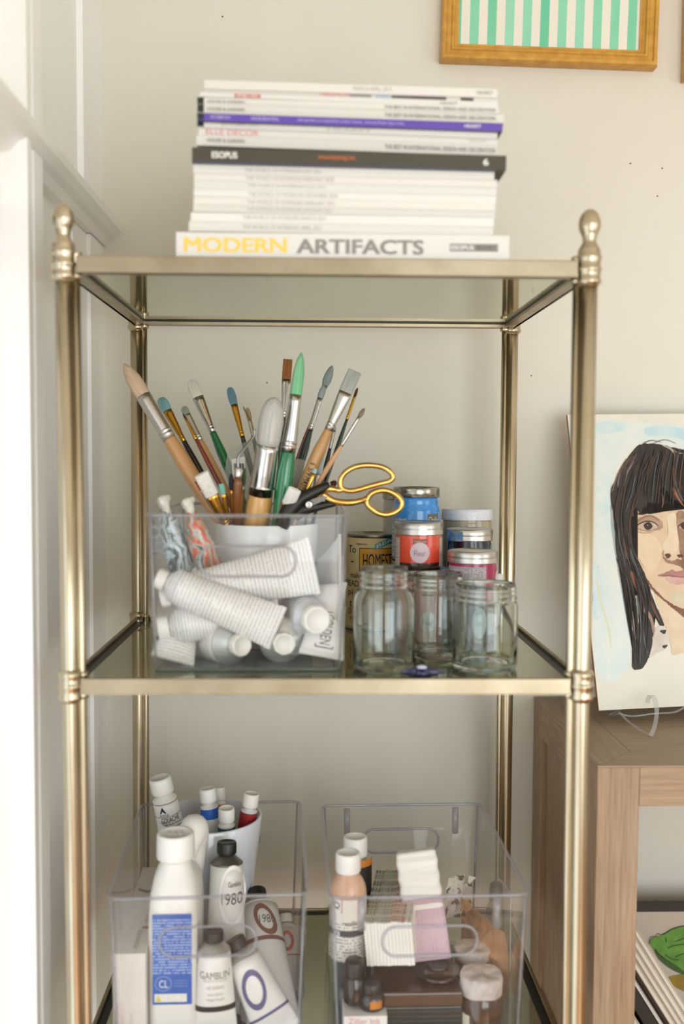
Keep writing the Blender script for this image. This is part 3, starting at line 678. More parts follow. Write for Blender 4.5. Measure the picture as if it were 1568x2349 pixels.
# ------------------------------------------------------------------ brushes
tan = mat('#cfa070', .4, 0, '#bd8a56', (60, 60, 3), 2., coat=.3); tan2 = mat('#c79b66', .45, 0, '#b3844f', (60, 60, 3), 2., coat=.2)
honey = mat('#dcae6c', .35, 0, '#cd9a54', (60, 60, 3), 2., coat=.4); pale = mat('#d3a67c', .5, 0, '#c6956a', (60, 60, 3), 2.)
green = mat('#07683c', .22, 0, '#0a7a46', (40, 40, 4), 2., coat=.7); dgreen = mat('#0c2b20', .2, 0, None, coat=.7); blackl = mat('#1b1712', .2, 0, None, coat=.6)
redh = mat('#7c2a1d', .3, 0, '#6a2218', (30, 30, 3), 2., coat=.4); redb = mat('#b9301f', .3, 0, None, coat=.4); brownh = mat('#7a4a20', .35, 0, None, coat=.4)
ink = mat('#1a1611', .6)
W_ = bristle_mat
BR = [
 ('large hog bristle brush with aluminium ferrule and tan handle, leaning far left', (284, 834), .215, (506, 1200), .185, .205, .475, 36, 35, 36, 'round', W_('#c9a988', '#e0c8aa'), dullal, tan, dict(wf2=33, taper=.35)),
 ('filbert brush with teal stained tip, gold ferrule and dark handle beside large left brush', (367, 912), .24, (497, 1150), .20, .125, .435, 24, 21, 15, 'filbert', W_('#5f8f91', '#8db0ad'), gold_f, blackl, dict(wf2=13)),
 ('fine liner brush with tiny dark tip and red brown handle', (419, 948), .21, (528, 1160), .18, .06, .29, 5, 6, 11, 'round', W_('#3a2a1c', '#5a3f28'), gold_f, redh, dict(wf2=9)),
 ('small grey tipped brush with silver ferrule and tan handle, left of white filbert', (420, 933), .23, (540, 1165), .19, .07, .34, 17, 15, 16, 'filbert', W_('#7d8574', '#98a08e'), satin, tan2, dict(wf2=13)),
 ('white haired filbert with long silver ferrule and green handle', (437, 872), .27, (560, 1160), .22, .14, .43, 27, 26, 22, 'filbert', W_('#cdc5b0', '#ded8c6'), silver, green, dict(wf2=17)),
 ('filbert with blue and purple stained tip, black and gold ferrule', (526, 888), .26, (582, 1100), .22, .19, .55, 19, 16, 13, 'filbert', W_('#3d7f88', '#7b8793'), gold_f, dgreen, dict(wf2=11)),
 ('small brush with tan tip and silver ferrule behind the bent palette knife', (566, 935), .25, (600, 1090), .22, .18, .45, 12, 10, 11, 'filbert', W_('#9a835c', '#b8a27a'), satin, dgreen, dict(wf2=9)),
 ('huge mop brush with pale paint stained hair and honey wooden handle, front centre', (630, 911), .14, (586, 1212), .168, .355, .74, 55, 52, 60, 'mop', W_('#a3aca3', '#cfc4bb'), silver, honey, dict(wf2=58, taper=.8, rings=1, ext=.04)),
 ('big brush with bright green stained hair and thick green handle', (691, 808), .16, (640, 1190), .155, .255, .60, 27, 28, 40, 'round', W_('#55b877', '#9cc7a4'), silver, green, dict(wf2=35, taper=.5)),
 ('flat brush with rust brown hair behind the green haired brush', (660, 824), .24, (640, 1100), .22, .17, .50, 21, 21, 14, 'flat', W_('#7c4a1e', '#9a6430'), silver, dgreen, dict(wf2=13)),
 ('tall round brush with grey blue pointed hair, silver ferrule and red handle', (762, 838), .26, (670, 1090), .23, .19, .52, 20, 14, 13, 'round', W_('#7d8b86', '#9aa7a0'), satin, redb, dict(wf2=10)),
 ('round brush with dark green handle in front of the red handled brush', (743, 882), .22, (668, 1130), .19, .13, .43, 15, 13, 20, 'round', W_('#8c969a', '#aab2b4'), silver, dgreen, dict(wf2=13)),
 ('wide flat bristle brush with numbered tan handle marked MASTER', (814, 851), .18, (680, 1150), .17, .165, .455, 32, 31, 29, 'flat', W_('#8f948a', '#b1b3a6'), satin, tan2, dict(wf2=21, writing=('6  579 MASTER', .29, .05, ink))),
 ('thin brush with dark red tip, gold ferrule and dark green handle, rightmost pair', (820, 889), .24, (745, 1110), .21, .085, .34, 7, 7, 10, 'round', W_('#4a1f14', '#5c2a1a'), gold_f, dgreen, dict(wf2=7)),
 ('thin brush with plain pale wooden handle, furthest right of the brushes', (836, 936), .17, (716, 1130), .16, .105, .45, 11, 8, 12, 'round', W_('#75644f', '#8d7c66'), satin, pale, dict(wf2=8)),
 ('small brush with silver ferrule and black handle between tan and green handles', (768, 978), .23, (738, 1110), .21, .08, .40, 8, 9, 11, 'round', W_('#8c8f8a', '#a8aaa2'), satin, blackl, dict(wf2=8)),
 ('white sponge tipped flat brush with gold ferrule, front left of the pot', (461, 1087), .122, (524, 1212), .158, .37, .95, 33, 30, 22, 'sponge', mat('#e3dfd5', .9, 0, '#d3cfc3', (1, 1, 1), 200., bump=.2), gold_f, redh, dict(wf2=18, ext=.02)),
 ('small flat brush with aqua green tip and gold ferrule', (507, 1110), .13, (528, 1212), .158, .22, .9, 12, 12, 10, 'flat', W_('#6aa997', '#7fb9a8'), gold_f, redh, dict(wf2=10, ext=.02)),
 ('small round brush with black pointed tip and copper ferrule', (530, 1085), .13, (533, 1212), .16, .29, .9, 13, 10, 9, 'round', W_('#14120f', '#24211c'), copperf, redh, dict(wf2=9, ext=.02)),
 ('small brush with dark green tip and grey green ferrule', (561, 1073), .135, (549, 1212), .16, .28, .9, 10, 9, 9, 'round', W_('#2b3a22', '#3b4a2c'), mat('#77796a', .35, 1.), redh, dict(wf2=9, ext=.02)),
 ('white flat nylon brush with gold ferrule leaning against the black scissors blades', (676, 1122), .122, (636, 1212), .158, .36, .95, 31, 30, 22, 'sponge', mat('#e6e4de', .7, 0, '#d8d6cf', (120, 120, 4), 2.), gold_f, redh, dict(wf2=20, ext=.02)),
 ('soft brush with light blue rounded hair behind the scissors', (757, 1108), .165, (692, 1150), .17, .40, .9, 20, 14, 11, 'mop', W_('#a8c6c9', '#c8dcdc'), gold_f, tan, dict(wf2=9, ext=.04)),
 ('soft brush with maroon rounded hair above the scissors', (771, 1104), .185, (700, 1165), .17, .25, .7, 15, 11, 9, 'mop', W_('#3a1512', '#54201a'), gold_f, tan, dict(wf2=8, ext=.04)),
 ('slim brush with long gold ferrule beside the MASTER brush', (724, 1075), .15, (688, 1165), .15, .12, .95, 9, 9, 10, 'filbert', W_('#8fa9a8', '#aac0be'), gold_f, tan, dict(wf2=9, ext=.04)),
 ('brush with pale blue hair peeking out right of the MASTER brush', (739, 1048), .21, (715, 1140), .2, .42, .9, 14, 12, 9, 'filbert', W_('#9dbcbd', '#b7cfce'), satin, dgreen, dict(wf2=8, ext=.04)),
 ('brush handle with black pointed end beside the green handled brush', (669, 1043), .2, (662, 1130), .19, .3, .5, 9, 9, 10, 'round', mat('#121512', .3), satin, dgreen, dict(wf2=9, ext=.05)),
 ('thin steel dotting brush with red orange handle left of the sponge tip', (447, 1104), .15, (512, 1205), .175, .05, .2, 4, 4, 7, 'round', W_('#5c2a1a', '#70361f'), redb, satin, dict(wf2=6, ext=.02)),
]
for (lab, tip, yt, end, ye, t1, t2, wb, wf, wh, kind, cb, fm, hm, kw) in BR:
    brush(lab, tip, yt, end, ye, t1, t2, wb, wf, wh, kind, cb, fm, hm, **kw)

# palette knife: cranked steel neck rising from a wooden handle
pk = thing('palette_knife', 'palette knife with cranked steel neck and brown wooden handle', 'palette knife', at(545, 1212, .14))
o = pk.location.copy()
def rel(px, py, y): return at(px, py, y)-o
MB().tube(catmull([rel(546, 1078, .13), rel(546, 1050, .13), rel(556, 1035, .132), rel(575, 1010, .138), rel(583, 998, .14), rel(583, 985, .14)], 4, False), .0016, 10).build('neck', mat('#8d8a86', .3, 1.), pk)
MB().prism([(0, 0), (.0, .003), (.012, .028), (.010, .030), (.002, .012)], -.0004, .0004, Matrix.Translation(rel(583, 986, .14)) @ frame((0, 0, 0), rel(567, 938, .142)-rel(583, 986, .14)) @ Matrix.Rotation(PI/2, 4, 'Y') @ Matrix.Rotation(PI/2, 4, 'Z')).build('blade', mat('#a3a09a', .25, 1.), pk)
MB().tube([rel(545, 1096, .13), rel(546, 1090, .13), rel(546, 1076, .13), rel(546, 1072, .13)], [.0040, .0044, .0040, .003], 14).build('ferrule', satin, pk)
MB().tube([rel(544, 1240, .165), rel(545, 1150, .145), rel(545, 1110, .13), rel(545, 1095, .13)], [.004, .0056, .0048, .0036], 14).build('handle', brownh, pk)

# clear sleeve of a packaged brush with a barcode label
slv = clear_mat('#e9ebe6', 1., .08, 1.5, haze=.12, hazecol='#d6dad2')
so = at(560, 1160, .20)
sl = thing('plastic_sleeve', 'clear plastic sleeve with barcode label standing among the brushes', 'packaging', so)
def plate(pts, y, dy, name, m_, parent, org):
    a = [at(px, py, y)-org for px, py in pts]; n = len(a); b = [p+Vector((0, dy, 0)) for p in a]
    return MB().add(a+b, [tuple(range(n)), tuple(reversed(range(n, 2*n)))]+[(i, n+i, n+(i+1) % n, (i+1) % n) for i in range(n)]).build(name, m_, parent)
plate([(516, 1078), (522, 1040), (545, 1022), (583, 1004), (607, 1040), (612, 1190), (545, 1195)], .20, .006, 'sleeve', slv, sl, so)
plate([(531, 1054), (561, 1047), (563, 1096), (533, 1104)], .199, .0004, 'label', mat('#dedbd3', .6), sl, so)
for i in range(9):
    x = 536+i*2.6
    plate([(x, 1063), (x+1.2+(i % 3)*.4, 1063), (x+2+(i % 3)*.4, 1078), (x+.8, 1078)], .1985, .0003, 'barcode_bar', ink, sl, so)
sl2o = at(690, 1160, .18)
sl2 = thing('plastic_sleeve', 'crumpled clear plastic sleeve behind the green handle, right half of pot', 'packaging', sl2o)
plate([(664, 1060), (682, 1052), (700, 1056), (694, 1090), (676, 1130), (662, 1170), (655, 1150), (660, 1100)], .18, .004, 'sleeve', clear_mat('#d9d3c8', 1., .12, 1.6, haze=.25, hazecol='#cfc6b8'), sl2, sl2o)

# ------------------------------------------------------------------ gold handled scissors
SY = .138
def S(u, v, y=SY): return at(640+u*.1977, 1030+v*.1977, y)
sco = S(345, 645)
su = .1977*mpp(SY)
scs = thing('scissors', 'gold handled scissors with black blade guard, hanging over the pot rim', 'scissors', sco)
goldp = mat('#dcb469', .17, 1.0, '#cda052', (1, 1, 1), 30.)
def SR(u, v, y=SY): return S(u, v, y)-sco
up = catmull([SR(*p) for p in ((712, 430), (715, 350), (770, 270), (880, 208), (1020, 188), (1180, 206), (1285, 262), (1320, 325), (1280, 372), (1180, 398), (1050, 432), (920, 470), (840, 485), (760, 475))], 5)
MB().tube(up, 32*su, 12, closed=True).build('finger_loop', goldp, scs)
lo_ = catmull([SR(u, v, SY+.004) for u, v in ((1015, 600), (1065, 520), (1160, 482), (1265, 488), (1360, 535), (1418, 605), (1408, 680), (1340, 735), (1240, 762), (1150, 745), (1080, 700), (1030, 655))], 5)
MB().tube(lo_, 34*su, 12, closed=True).build('finger_loop', goldp, scs)
MB().tube(catmull([SR(520, 470), SR(600, 462), (SR(690, 480)), SR(745, 470)], 4, False), [40*su]*5+[34*su]*4+[30*su]*4, 12).build('shank', goldp, scs)
MB().tube(catmull([SR(500, 520, SY+.004), SR(600, 590, SY+.004), SR(720, 620, SY+.004), SR(850, 620, SY+.004), SR(950, 600, SY+.004), SR(1020, 580, SY+.004)], 4, False),
          [44*su]*5+[40*su]*8+[34*su]*5+[40*su]*3, 12).build('shank', goldp, scs)
rub = mat('#15140f', .42)
MB().tube([SR(585, 415), SR(560, 425), SR(400, 500), SR(260, 570), SR(120, 700), SR(20, 900)], [34*su, 54*su, 64*su, 80*su, 105*su, 90*su], 14).build('blade_guard', rub, scs)
MB().tube([SR(655, 640, SY+.004), SR(600, 640, SY+.004), SR(450, 665, SY+.004), SR(300, 690, SY+.004), SR(170, 760, SY+.004)], [26*su, 38*su, 55*su, 75*su, 95*su], 14).build('blade_guard', rub, scs)
plate([(640+u*.1977, 1030+v*.1977) for u, v in ((300, 610), (520, 540), (560, 560), (520, 600), (400, 650), (330, 690))], SY-.002, .003, 'blade', mat('#6e6b64', .3, 1.), scs, sco)
p = SR(345, 645, SY-.008)
MB().lathe([(44*su, 0), (44*su, .003), (36*su, .0042), (18*su, .0042), (14*su, .0034), (.0001, .0034)], 24, Matrix.Translation(p) @ Matrix.Rotation(PI/2, 4, 'X')).build('pivot_screw', silver, scs)

# ------------------------------------------------------------------ paint tubes in the clear bin
wt = lambda p=.0034, a=.42, z0=-9, z1=9: text_mat('#e2dfd8', '#807d7a', p*1.15, 520., .42, .38, thr=.40, z0=z0, z1=z1, amount=a, coat=.2)
plain = mat('#dedbd4', .38, 0, None, coat=.2); silvert = mat('#b9bbb8', .38, .6); capw = mat('#e8e4da', .45)
G2 = 'white paint tubes in the clear bin'
k = mpp(.08)
paint_tube('white paint tube lying across the front of the bin, cap at left', (638, 1442), .064, (359, 1325), .068, .0180, .0235, wt(), capw, capr=.0105, caph=.0105, group=G2, octo=True)
paint_tube('white paint tube behind it, flat crimped end raised to the upper right', (722, 1297), .10, (368, 1372), .085, .0185, .0310, wt(.0036), capw, capr=.0105, caph=.010, group=G2, octo=True)
paint_tube('white paint tube low at left, shoulder facing left under the front tube', (640, 1395), .095, (362, 1443), .080, .0190, .0265, wt(.0030), capw, capr=.0125, caph=.012, group=G2)
paint_tube('white paint tube with crimped end down in the bottom left corner', (395, 1515), .058, (430, 1395), .135, .0165, .0225, wt(.0032, .4), capw, capr=.010, caph=.010, group=G2)
paint_tube('blank white paint tube at bottom centre with cap towards the viewer', (430, 1450), .150, (556, 1481), .056, .0235, .026, plain, capw, capr=.0118, caph=.010, group=G2, shoulder=silvert, octo=True)
paint_tube('silver shouldered paint tube at bottom with cap towards the viewer, right of centre', (625, 1440), .165, (652, 1478), .056, .0240, .027, plain, capw, capr=.0118, caph=.010, group=G2, shoulder=mat('#d9dad6', .3, .75), octo=True)
paint_tube('paint tube at right whose round cap points at the viewer, above the lettered tube', (640, 1385), .18, (728, 1423), .062, .0200, .026, mat('#bfc0c2', .35, .3), capw, capr=.0150, caph=.012, group=G2, octo=True)
gt = paint_tube('paint tube lettered GOLDEN standing crimp down in the bottom right corner', (736, 1506), .058, (762, 1365), .13, .0175, .0235, plain, capw, capr=.010, caph=.010, group=G2,
                writing=[('GOLDEN', .001, .42, .034, .0115, mat('#2b2826', .5), 2)])
surf, zs, bd = t_surf[gt.name]
for dx in (-.0083, .0103):
    MB().add([surf(dx+a, zs*.42+b) for a, b in ((-.0007, -.020), (.0007, -.020), (.0007, .020), (-.0007, .020))], [(0, 1, 2, 3)]).build('border_line', mat('#5b3a3a', .5), bd)
for dz in (-.020, .020):
    MB().add([surf(.001-.0093+i*.0186/6, zs*.42+dz+b) for b in (-.0006, .0006) for i in range(7)], [(i, i+1, i+8, i+7) for i in range(6)]).build('border_line', mat('#5b3a3a', .5), bd)
paint_tube('white paint tube at far right with its crimped end standing upright', (780, 1292), .10, (735, 1330), .22, .0175, .0320, wt(.0026, .35), capw, capr=.010, caph=.010, group=G2, ref=(0, .25, 1))
paint_tube('white paint tube lying flat against the right wall of the bin', (786, 1380), .085, (668, 1375), .15, .0150, .021, plain, capw, capr=.009, caph=.010, group=G2, ref=(.35, .1, 1))
dk = paint_tube('paint tube with dark violet label band in the middle of the heap', (668, 1432), .105, (735, 1372), .14, .0150, .0200, mat('#a9a9b0', .35, .2), capw, capr=.009, caph=.010, group=G2, bands=[(.08, .3, mat('#3a3747', .4))])
paint_tube('white paint tube hidden at the left back of the heap, faint red letter', (420, 1345), .125, (600, 1318), .13, .0160, .021, plain, capw, capr=.009, caph=.010, group=G2, writing=[('C', .0, .3, .014, .012, mat('#7a3b32', .5), 2)])

# two twisted clear bags smeared with leftover paint, left in the bin
def marble(cols, sc_):
    m, nt, b = newmat('paint_smears')
    f = noise_fac(nt, (1, 1, .45), sc_, 3., .6, 0., 1.)
    n2 = nt.nodes.new('ShaderNodeTexWave'); n2.inputs['Scale'].default_value = 28.; n2.inputs['Distortion'].default_value = 14.; n2.inputs['Detail'].default_value = 3.; n2.inputs['Detail Scale'].default_value = 1.2
    tc = nt.nodes.new('ShaderNodeTexCoord'); nt.links.new(tc.outputs['Object'], n2.inputs['Vector'])
    r = nt.nodes.new('ShaderNodeValToRGB'); nt.links.new(math_node(nt, 'ADD', math_node(nt, 'MULTIPLY', f, .75), math_node(nt, 'MULTIPLY', n2.outputs['Fac'], .25)), r.inputs[0])
    e = r.color_ramp.elements; e[0].position = .28; e[0].color = lin(cols[0]); e[1].position = .75; e[1].color = lin(cols[-1])
    for i, c in enumerate(cols[1:-1]):
        q = e.new(.28+.47*(i+1)/(len(cols)-1)); q.color = lin(c)
    nt.links.new(r.outputs[0], b.inputs['Base Color']); b.inputs['Roughness'].default_value = .25; b.inputs['Coat Weight'].default_value = .5
    return m
for (lab, top, bot, w_, cols, sc_) in (
    ('twisted plastic paint bag with blue white and dark swirls, far left in bin', (372, 1136), (425, 1345), 56, ['#2c3330', '#3f4844', '#9a9c94', '#8fb3c2', '#c9c6bc', '#48524e', '#8f9088'], 70.),
    ('twisted plastic paint bag with orange red and green blotches beside the pot', (427, 1142), (490, 1335), 56, ['#2f4a44', '#b9b4a8', '#a8a295', '#d9733c', '#c53a34', '#3f8f6c', '#b5afa3'], 70.)):
    A = at(*bot, .13); B = at(*top, .115); M = frame(A, B); L = (B-A).length; s_ = mpp(.12)
    t = thing('paint_bag', lab, 'paint bag', M=M, group='twisted paint bags in the clear bin')
    rs = []; random.seed(int(w_+top[0])); rn = w_/2*s_
    prof = [(0, .25), (.06, .7), (.2, 1.), (.45, 1.05), (.65, .85), (.78, .5), (.84, .32)]
    for f, q in prof:
        rs.append([(rn*q*(1+.13*math.sin(3*a+f*9)+.08*math.sin(7*a-f*14))*math.cos(a), rn*q*(.85+.12*math.sin(4*a+f*11))*math.sin(a), f*L) for a in [2*PI*j/24 for j in range(24)]])
    MB().rings(rs).build('filled_bag', marble(cols, sc_), t)
    rs = [[(rn*q*(1+.3*math.sin(3*a+f*40))*math.cos(a), rn*q*(1+.3*math.cos(4*a+f*30))*math.sin(a), f*L) for a in [2*PI*j/18 for j in range(18)]] for f, q in ((.80, .36), (.86, .28), (.90, .42), (.95, .55), (.985, .45), (1., .1))]
    MB().rings(rs).build('twisted_top', mat('#e4dfd4', .5, 0, '#cfc8bc', (1, 1, 1), 150., bump=.3), t)

# ------------------------------------------------------------------ middle shelf: can and paint jars at the back
def base_at(px, y, z): 
    p = at(px, 1400, y); return Vector((p.x, y, z))
cp = base_at(855, .325, GZ2); CR = .0365; CHH = at(855, 1222, .325).z-GZ2
can = thing('food_can', 'beige labelled food can with handwriting behind the glass jars', 'can', cp)
MB().lathe([(CR*.97, 0), (CR*1.02, .001), (CR*1.02, .0025), (CR*.985, .004), (CR*.985, CHH-.004), (CR*1.02, CHH-.0025), (CR*1.02, CHH-.0005), (CR*.99, CHH), (CR*.93, CHH-.001), (CR*.91, CHH-.004), (CR*.6, CHH-.0035), (.0002, CHH-.0035)], 48).build('can_wall', mat('#8f8e80', .3, 1.), can)
cw = wrap(CR*1.0, -2.6, 2.6, .0045, CHH-.0048)
lb = patch(cw, 'paper_label', mat('#d3bd8c', .6, 0, '#c8b07c', (1, 1, 1), 40.), can, 60, 1)
A0 = -2.6; 
def cang(px): return math.asin(max(-.98, min(.98, (px-855)*mpp(.29)/CR)))
def cz(py): return at(855, py, .29).z-GZ2
def can_text(s, px0, px1, py0, py1, m_, off=.0005, bold=0.): 
    return letters(s, wrap(CR+off, cang(px0), cang(px1), cz(py0), cz(py1)), m_, lb, bold)
def can_patch(px0, px1, py0, py1, m_, name, off=.0003):
    return patch(wrap(CR+off, cang(px0), cang(px1), cz(py0), cz(py1)), name, m_, lb, 10, 1)
ink_can = mat('#2a2418', .6)
can_patch(819, 915, 1312, 1257, mat('#5d4a22', .5), 'label_border', .00015)
can_patch(821, 915, 1310, 1259, mat('#d79a2e', .5, 0, '#c98722', (1, 1, 1), 50.), 'orange_panel', .0003)
can_patch(840, 882, 1257, 1247, mat('#b9bf7c', .5), 'green_strip', .0003)
can_text('HOMESTYLE', 828, 913, 1302, 1270, ink_can, .0006, .01); can_text('NATURAL', 862, 912, 1308, 1297, ink_can, .0006)
can_text('Vegetarian', 812, 836, 1252, 1246, ink_can)
# blue arched banner
bw = wrap(CR+.0004, cang(855), cang(915), cz(1262), cz(1230))
vs_ = []; n = 12
for i in range(n+1):
    u = i/n; b_ = .25+.55*math.sin(min(u*1.3, 1)*PI/2)-.25
    vs_ += [bw(u, b_-.02), bw(u, b_+.42)]
MB().add(vs_, [(2*i, 2*i+2, 2*i+3, 2*i+1) for i in range(n)], None, True).build('blue_banner', mat('#3d8591', .5), lb)
bw2 = wrap(CR+.0007, cang(855), cang(915), cz(1262), cz(1230))
vv, ff = text_geo('BEANS')
MB().add([bw2(.05+.9*u, .25+.55*math.sin(min((.05+.9*u)*1.3, 1)*PI/2)-.25+.08+.26*v) for u, v in vv], ff).build('lettering', mat('#d9d7b5', .5), lb)
for s, a, b, c, d in (('To', 797, 812, 1270, 1253), ('-', 801, 807, 1292, 1289), ('make', 801, 826, 1327, 1314), ('BREAD', 785, 819, 1347, 1333), ('pi', 796, 806, 1372, 1354), ('t', 799, 804, 1395, 1380), ('O', 796, 803, 1412, 1398), ('rim', 800, 822, 1425, 1416)):
    can_text(s, a, b, c, d, ink_can, .0005)

def jar_text(t, s, r, a0, a1, z0, z1, m_): return letters(s, wrap(r+.0006, a0, a1, z0, z1), m_, t)
def fleur_deco(boxcol, disccol, side=True, word='Fleur'):
    def f(t, r, b):
        pm = mat(boxcol, .5)
        patch(wrap(r+.0003, -.34, .26, b*.76, b*.90), 'brand_patch', pm, t, 6)
        jar_text(t, 'Chalky Look', r, -.31, .22, b*.79, b*.86, mat('#cfc9bf', .5))
        fn = wrap(r+.0004, -.45, .45, b*.20, b*.20+r*.9)
        d = disc_on(fn, .45, .5, .46, .48, 'round_label', mat(disccol, .5), t)
        letters(word, wrap(r+.0007, -.28, .2, b*.20+r*.3, b*.20+r*.55), mat('#8d7c84', .5), d)
        if side:
            sm = text_mat('#cbb9b2', '#7d6a66', .0019, 700., .5, .45, amount=.7)
            for a0, a1 in ((-1.45, -1.0), (.95, 1.45)):
                patch(wrap(r+.0003, a0, a1, b*.10, b*.92), 'side_label', sm, t, 6)
    return f
def jz(px, py, y): return at(px, py, y).z
# red on pink
zp = .0835; 
paint_jar('tall pink paint jar with round label, under the red jar', base_at(974, .205, GZ2), .0285, jz(960, 1308, .18)-GZ2, '#d8a9a0', alu_lid, .013, deco=fleur_deco('#8b7a74', '#cfc6bf'))
hz = jz(960, 1308, .18)
rj = paint_jar('red orange paint jar with lilac round label, stacked on the pink jar', base_at(958, .205, hz), .0278, jz(958, 1196, .205)-hz, '#d8482a', alu_lid, .0150, dark_base='#3a1f18', deco=fleur_deco('#8f4636', '#cbb6bd'))
# blue stack
bb = base_at(952, .275, GZ2); zb = .094
paint_jar('paint jar hidden under the bright blue jar', bb, .0305, zb, '#6f7f8a', alu_lid, .013)
def blue_deco(t, r, b):
    lm = text_mat('#bcc3c6', '#5a6468', .0024, 600., .5, .45, amount=.8)
    patch(wrap(r+.0003, -1.5, -.5, b*.05, b*.60), 'side_label', lm, t, 10)
    patch(wrap(r+.0003, .38, 1.0, b*.30, b*.66), 'brand_patch', mat('#6b6455', .5), t, 8)
    jar_text(t, 'Chalky', r, .42, .95, b*.51, b*.62, mat('#d6d2c6', .5)); jar_text(t, 'Look', r, .5, .9, b*.36, b*.46, mat('#d6d2c6', .5))
    patch(wrap(r+.0006, .42, .96, b*.475, b*.482), 'rule_line', mat('#d6d2c6', .5), t, 8)
zb0 = bb.z+zb
bj = thing('paint_jar', 'bright blue paint jar with plain silver lid, highest of the jars', 'jar', (bb.x, bb.y, zb0), group='jars of paint at the back of the middle shelf')
bh = jz(952, 1117, .275)-zb0; r = .0305
MB().lathe([(r*.9, 0), (r*.98, .002), (r, .006), (r, bh*.68), (r*.97, bh*.73), (r*.90, bh*.76), (r*.92, bh*.79), (r*.90, bh*.82), (r*.90, bh-.012)], 40).build('body', mat('#2f86cf', .22, 0, '#3d93d9', (1, 1, 1), 60., coat=.6), bj)
MB().lathe([(r*.95, bh-.0125), (r*.97, bh-.012), (r*.97, bh-.002), (r*.94, bh), (r*.85, bh), (r*.84, bh-.0012), (.0002, bh-.0012)], 48).build('lid', mat('#a9a79c', .22, 1.0), bj)
blue_deco(bj, r, bh*.98)
paint_jar('pale paint jar with silver lid half hidden behind the bright blue jar', base_at(928, .335, GZ2), .0300, jz(930, 1124, .335)-GZ2, '#b5b3a6', mat('#a9a79c', .25, 1.0), .012, ribs=False)
# white lidded jar
def wl(t, r, b):
    patch(wrap(r+.0003, -1.3, 1.3, b*.30, b*.86), 'paper_label', text_mat('#c9c3ae', '#8e8873', .003, 300., .4, .5, amount=.3), t, 16)
paint_jar('beige crusted jar with flat white lid at the back right', base_at(1068, .325, GZ2), .0325, jz(1068, 1166, .325)-GZ2, '#a99f84', mat('#d9dbe0', .35, 0, None, coat=.3), .0145, ribs=False, deco=wl)
# navy stack
nb = base_at(1074, .262, GZ2); nz = .0735
paint_jar('paint jar under the navy jar, back right', nb, .0278, nz, '#59606a', alu_lid, .013)
def navy(t, r, b):
    patch(wrap(r+.0003, -.26, .30, b*.55, b*.75), 'brand_patch', mat('#4a4d47', .5), t, 6); jar_text(t, 'Chalky Look', r, -.22, .26, b*.60, b*.70, mat('#cfd0c8', .5))
    tm = text_mat('#2f4a55', '#8fa3a8', .002, 600., .5, .4, amount=.5)
    patch(wrap(r+.0003, -1.45, -.9, b*.05, b*.9), 'side_label', tm, t, 5); patch(wrap(r+.0003, 1.0, 1.45, b*.05, b*.9), 'side_label', mat('#6f8f9c', .5), t, 5)
nh = jz(1074, 1212, .262)-(nb.z+nz)
nj = paint_jar('navy paint jar with blue smear on its silver lid', (nb.x, nb.y, nb.z+nz), .0278, nh, '#141a2c', alu_lid, .0145, deco=navy)
patch(wrap(.0278*1.055, -1.4, -.45, nh-.0145, nh-.003), 'paint_smear', mat('#4f8cc4', .5, 0, '#9db4c6', (1, 1, 1), 120., lo=.4, hi=.6), nj, 8)
# magenta stack
mbp = base_at(1082, .178, GZ2); mz_ = at(1082, 1360, .15).z-GZ2
def paleb(t, r, b):
    fn = wrap(r+.0004, -.3, .55, b*.12, b*.85); disc_on(fn, .5, .5, .42, .46, 'round_label', mat('#a9c3c6', .5), t)
    letters('Fleur', wrap(r+.0007, -.02, .28, b*.42, b*.55), mat('#5f7678', .5), t)
paint_jar('dark grey paint jar with pale blue oval label, under the magenta jar', mbp, .0280, mz_, '#4b4f4d', alu_lid, .0125, deco=paleb)
def mag(t, r, b):
    patch(wrap(r+.0003, -1.5, .42, -b*.0+.003, b*.90), 'print_label', text_mat('#c3b7bb', '#5f545a', .0021, 650., .5, .45, amount=.75), t, 16)
    fn = wrap(r+.0003, 1.0, 1.6, b*.15, b*.8); disc_on(fn, .5, .5, .45, .45, 'round_label', mat('#d9cdd4', .5), t)
paint_jar('magenta paint jar with printed lilac label, stacked at the right', (mbp.x, mbp.y, mbp.z+mz_), .0280, jz(1082, 1262, .178)-(mbp.z+mz_), '#a5124f', alu_lid, .0140, deco=mag)
sb = base_at(1138, .245, GZ2); sh_ = jz(1140, 1316, .245)-GZ2
wbt = thing('small_bottle', 'small white bottle cap peeking out right of the magenta jar', 'bottle', sb)
MB().lathe([(.0085, 0), (.0095, .002), (.0095, sh_*.75), (.006, sh_*.82), (.006, sh_*.84)], 20).build('bottle_body', mat('#d7d5d0', .4), wbt)
MB().lathe([(.0072, sh_*.82), (.0078, sh_*.83, .0078, 1), (.0070, sh_-.001, .0070, 1), (.006, sh_), (.0002, sh_)], 24, flute=12, fd=.04).build('cap', mat('#e2dfda', .4), wbt)

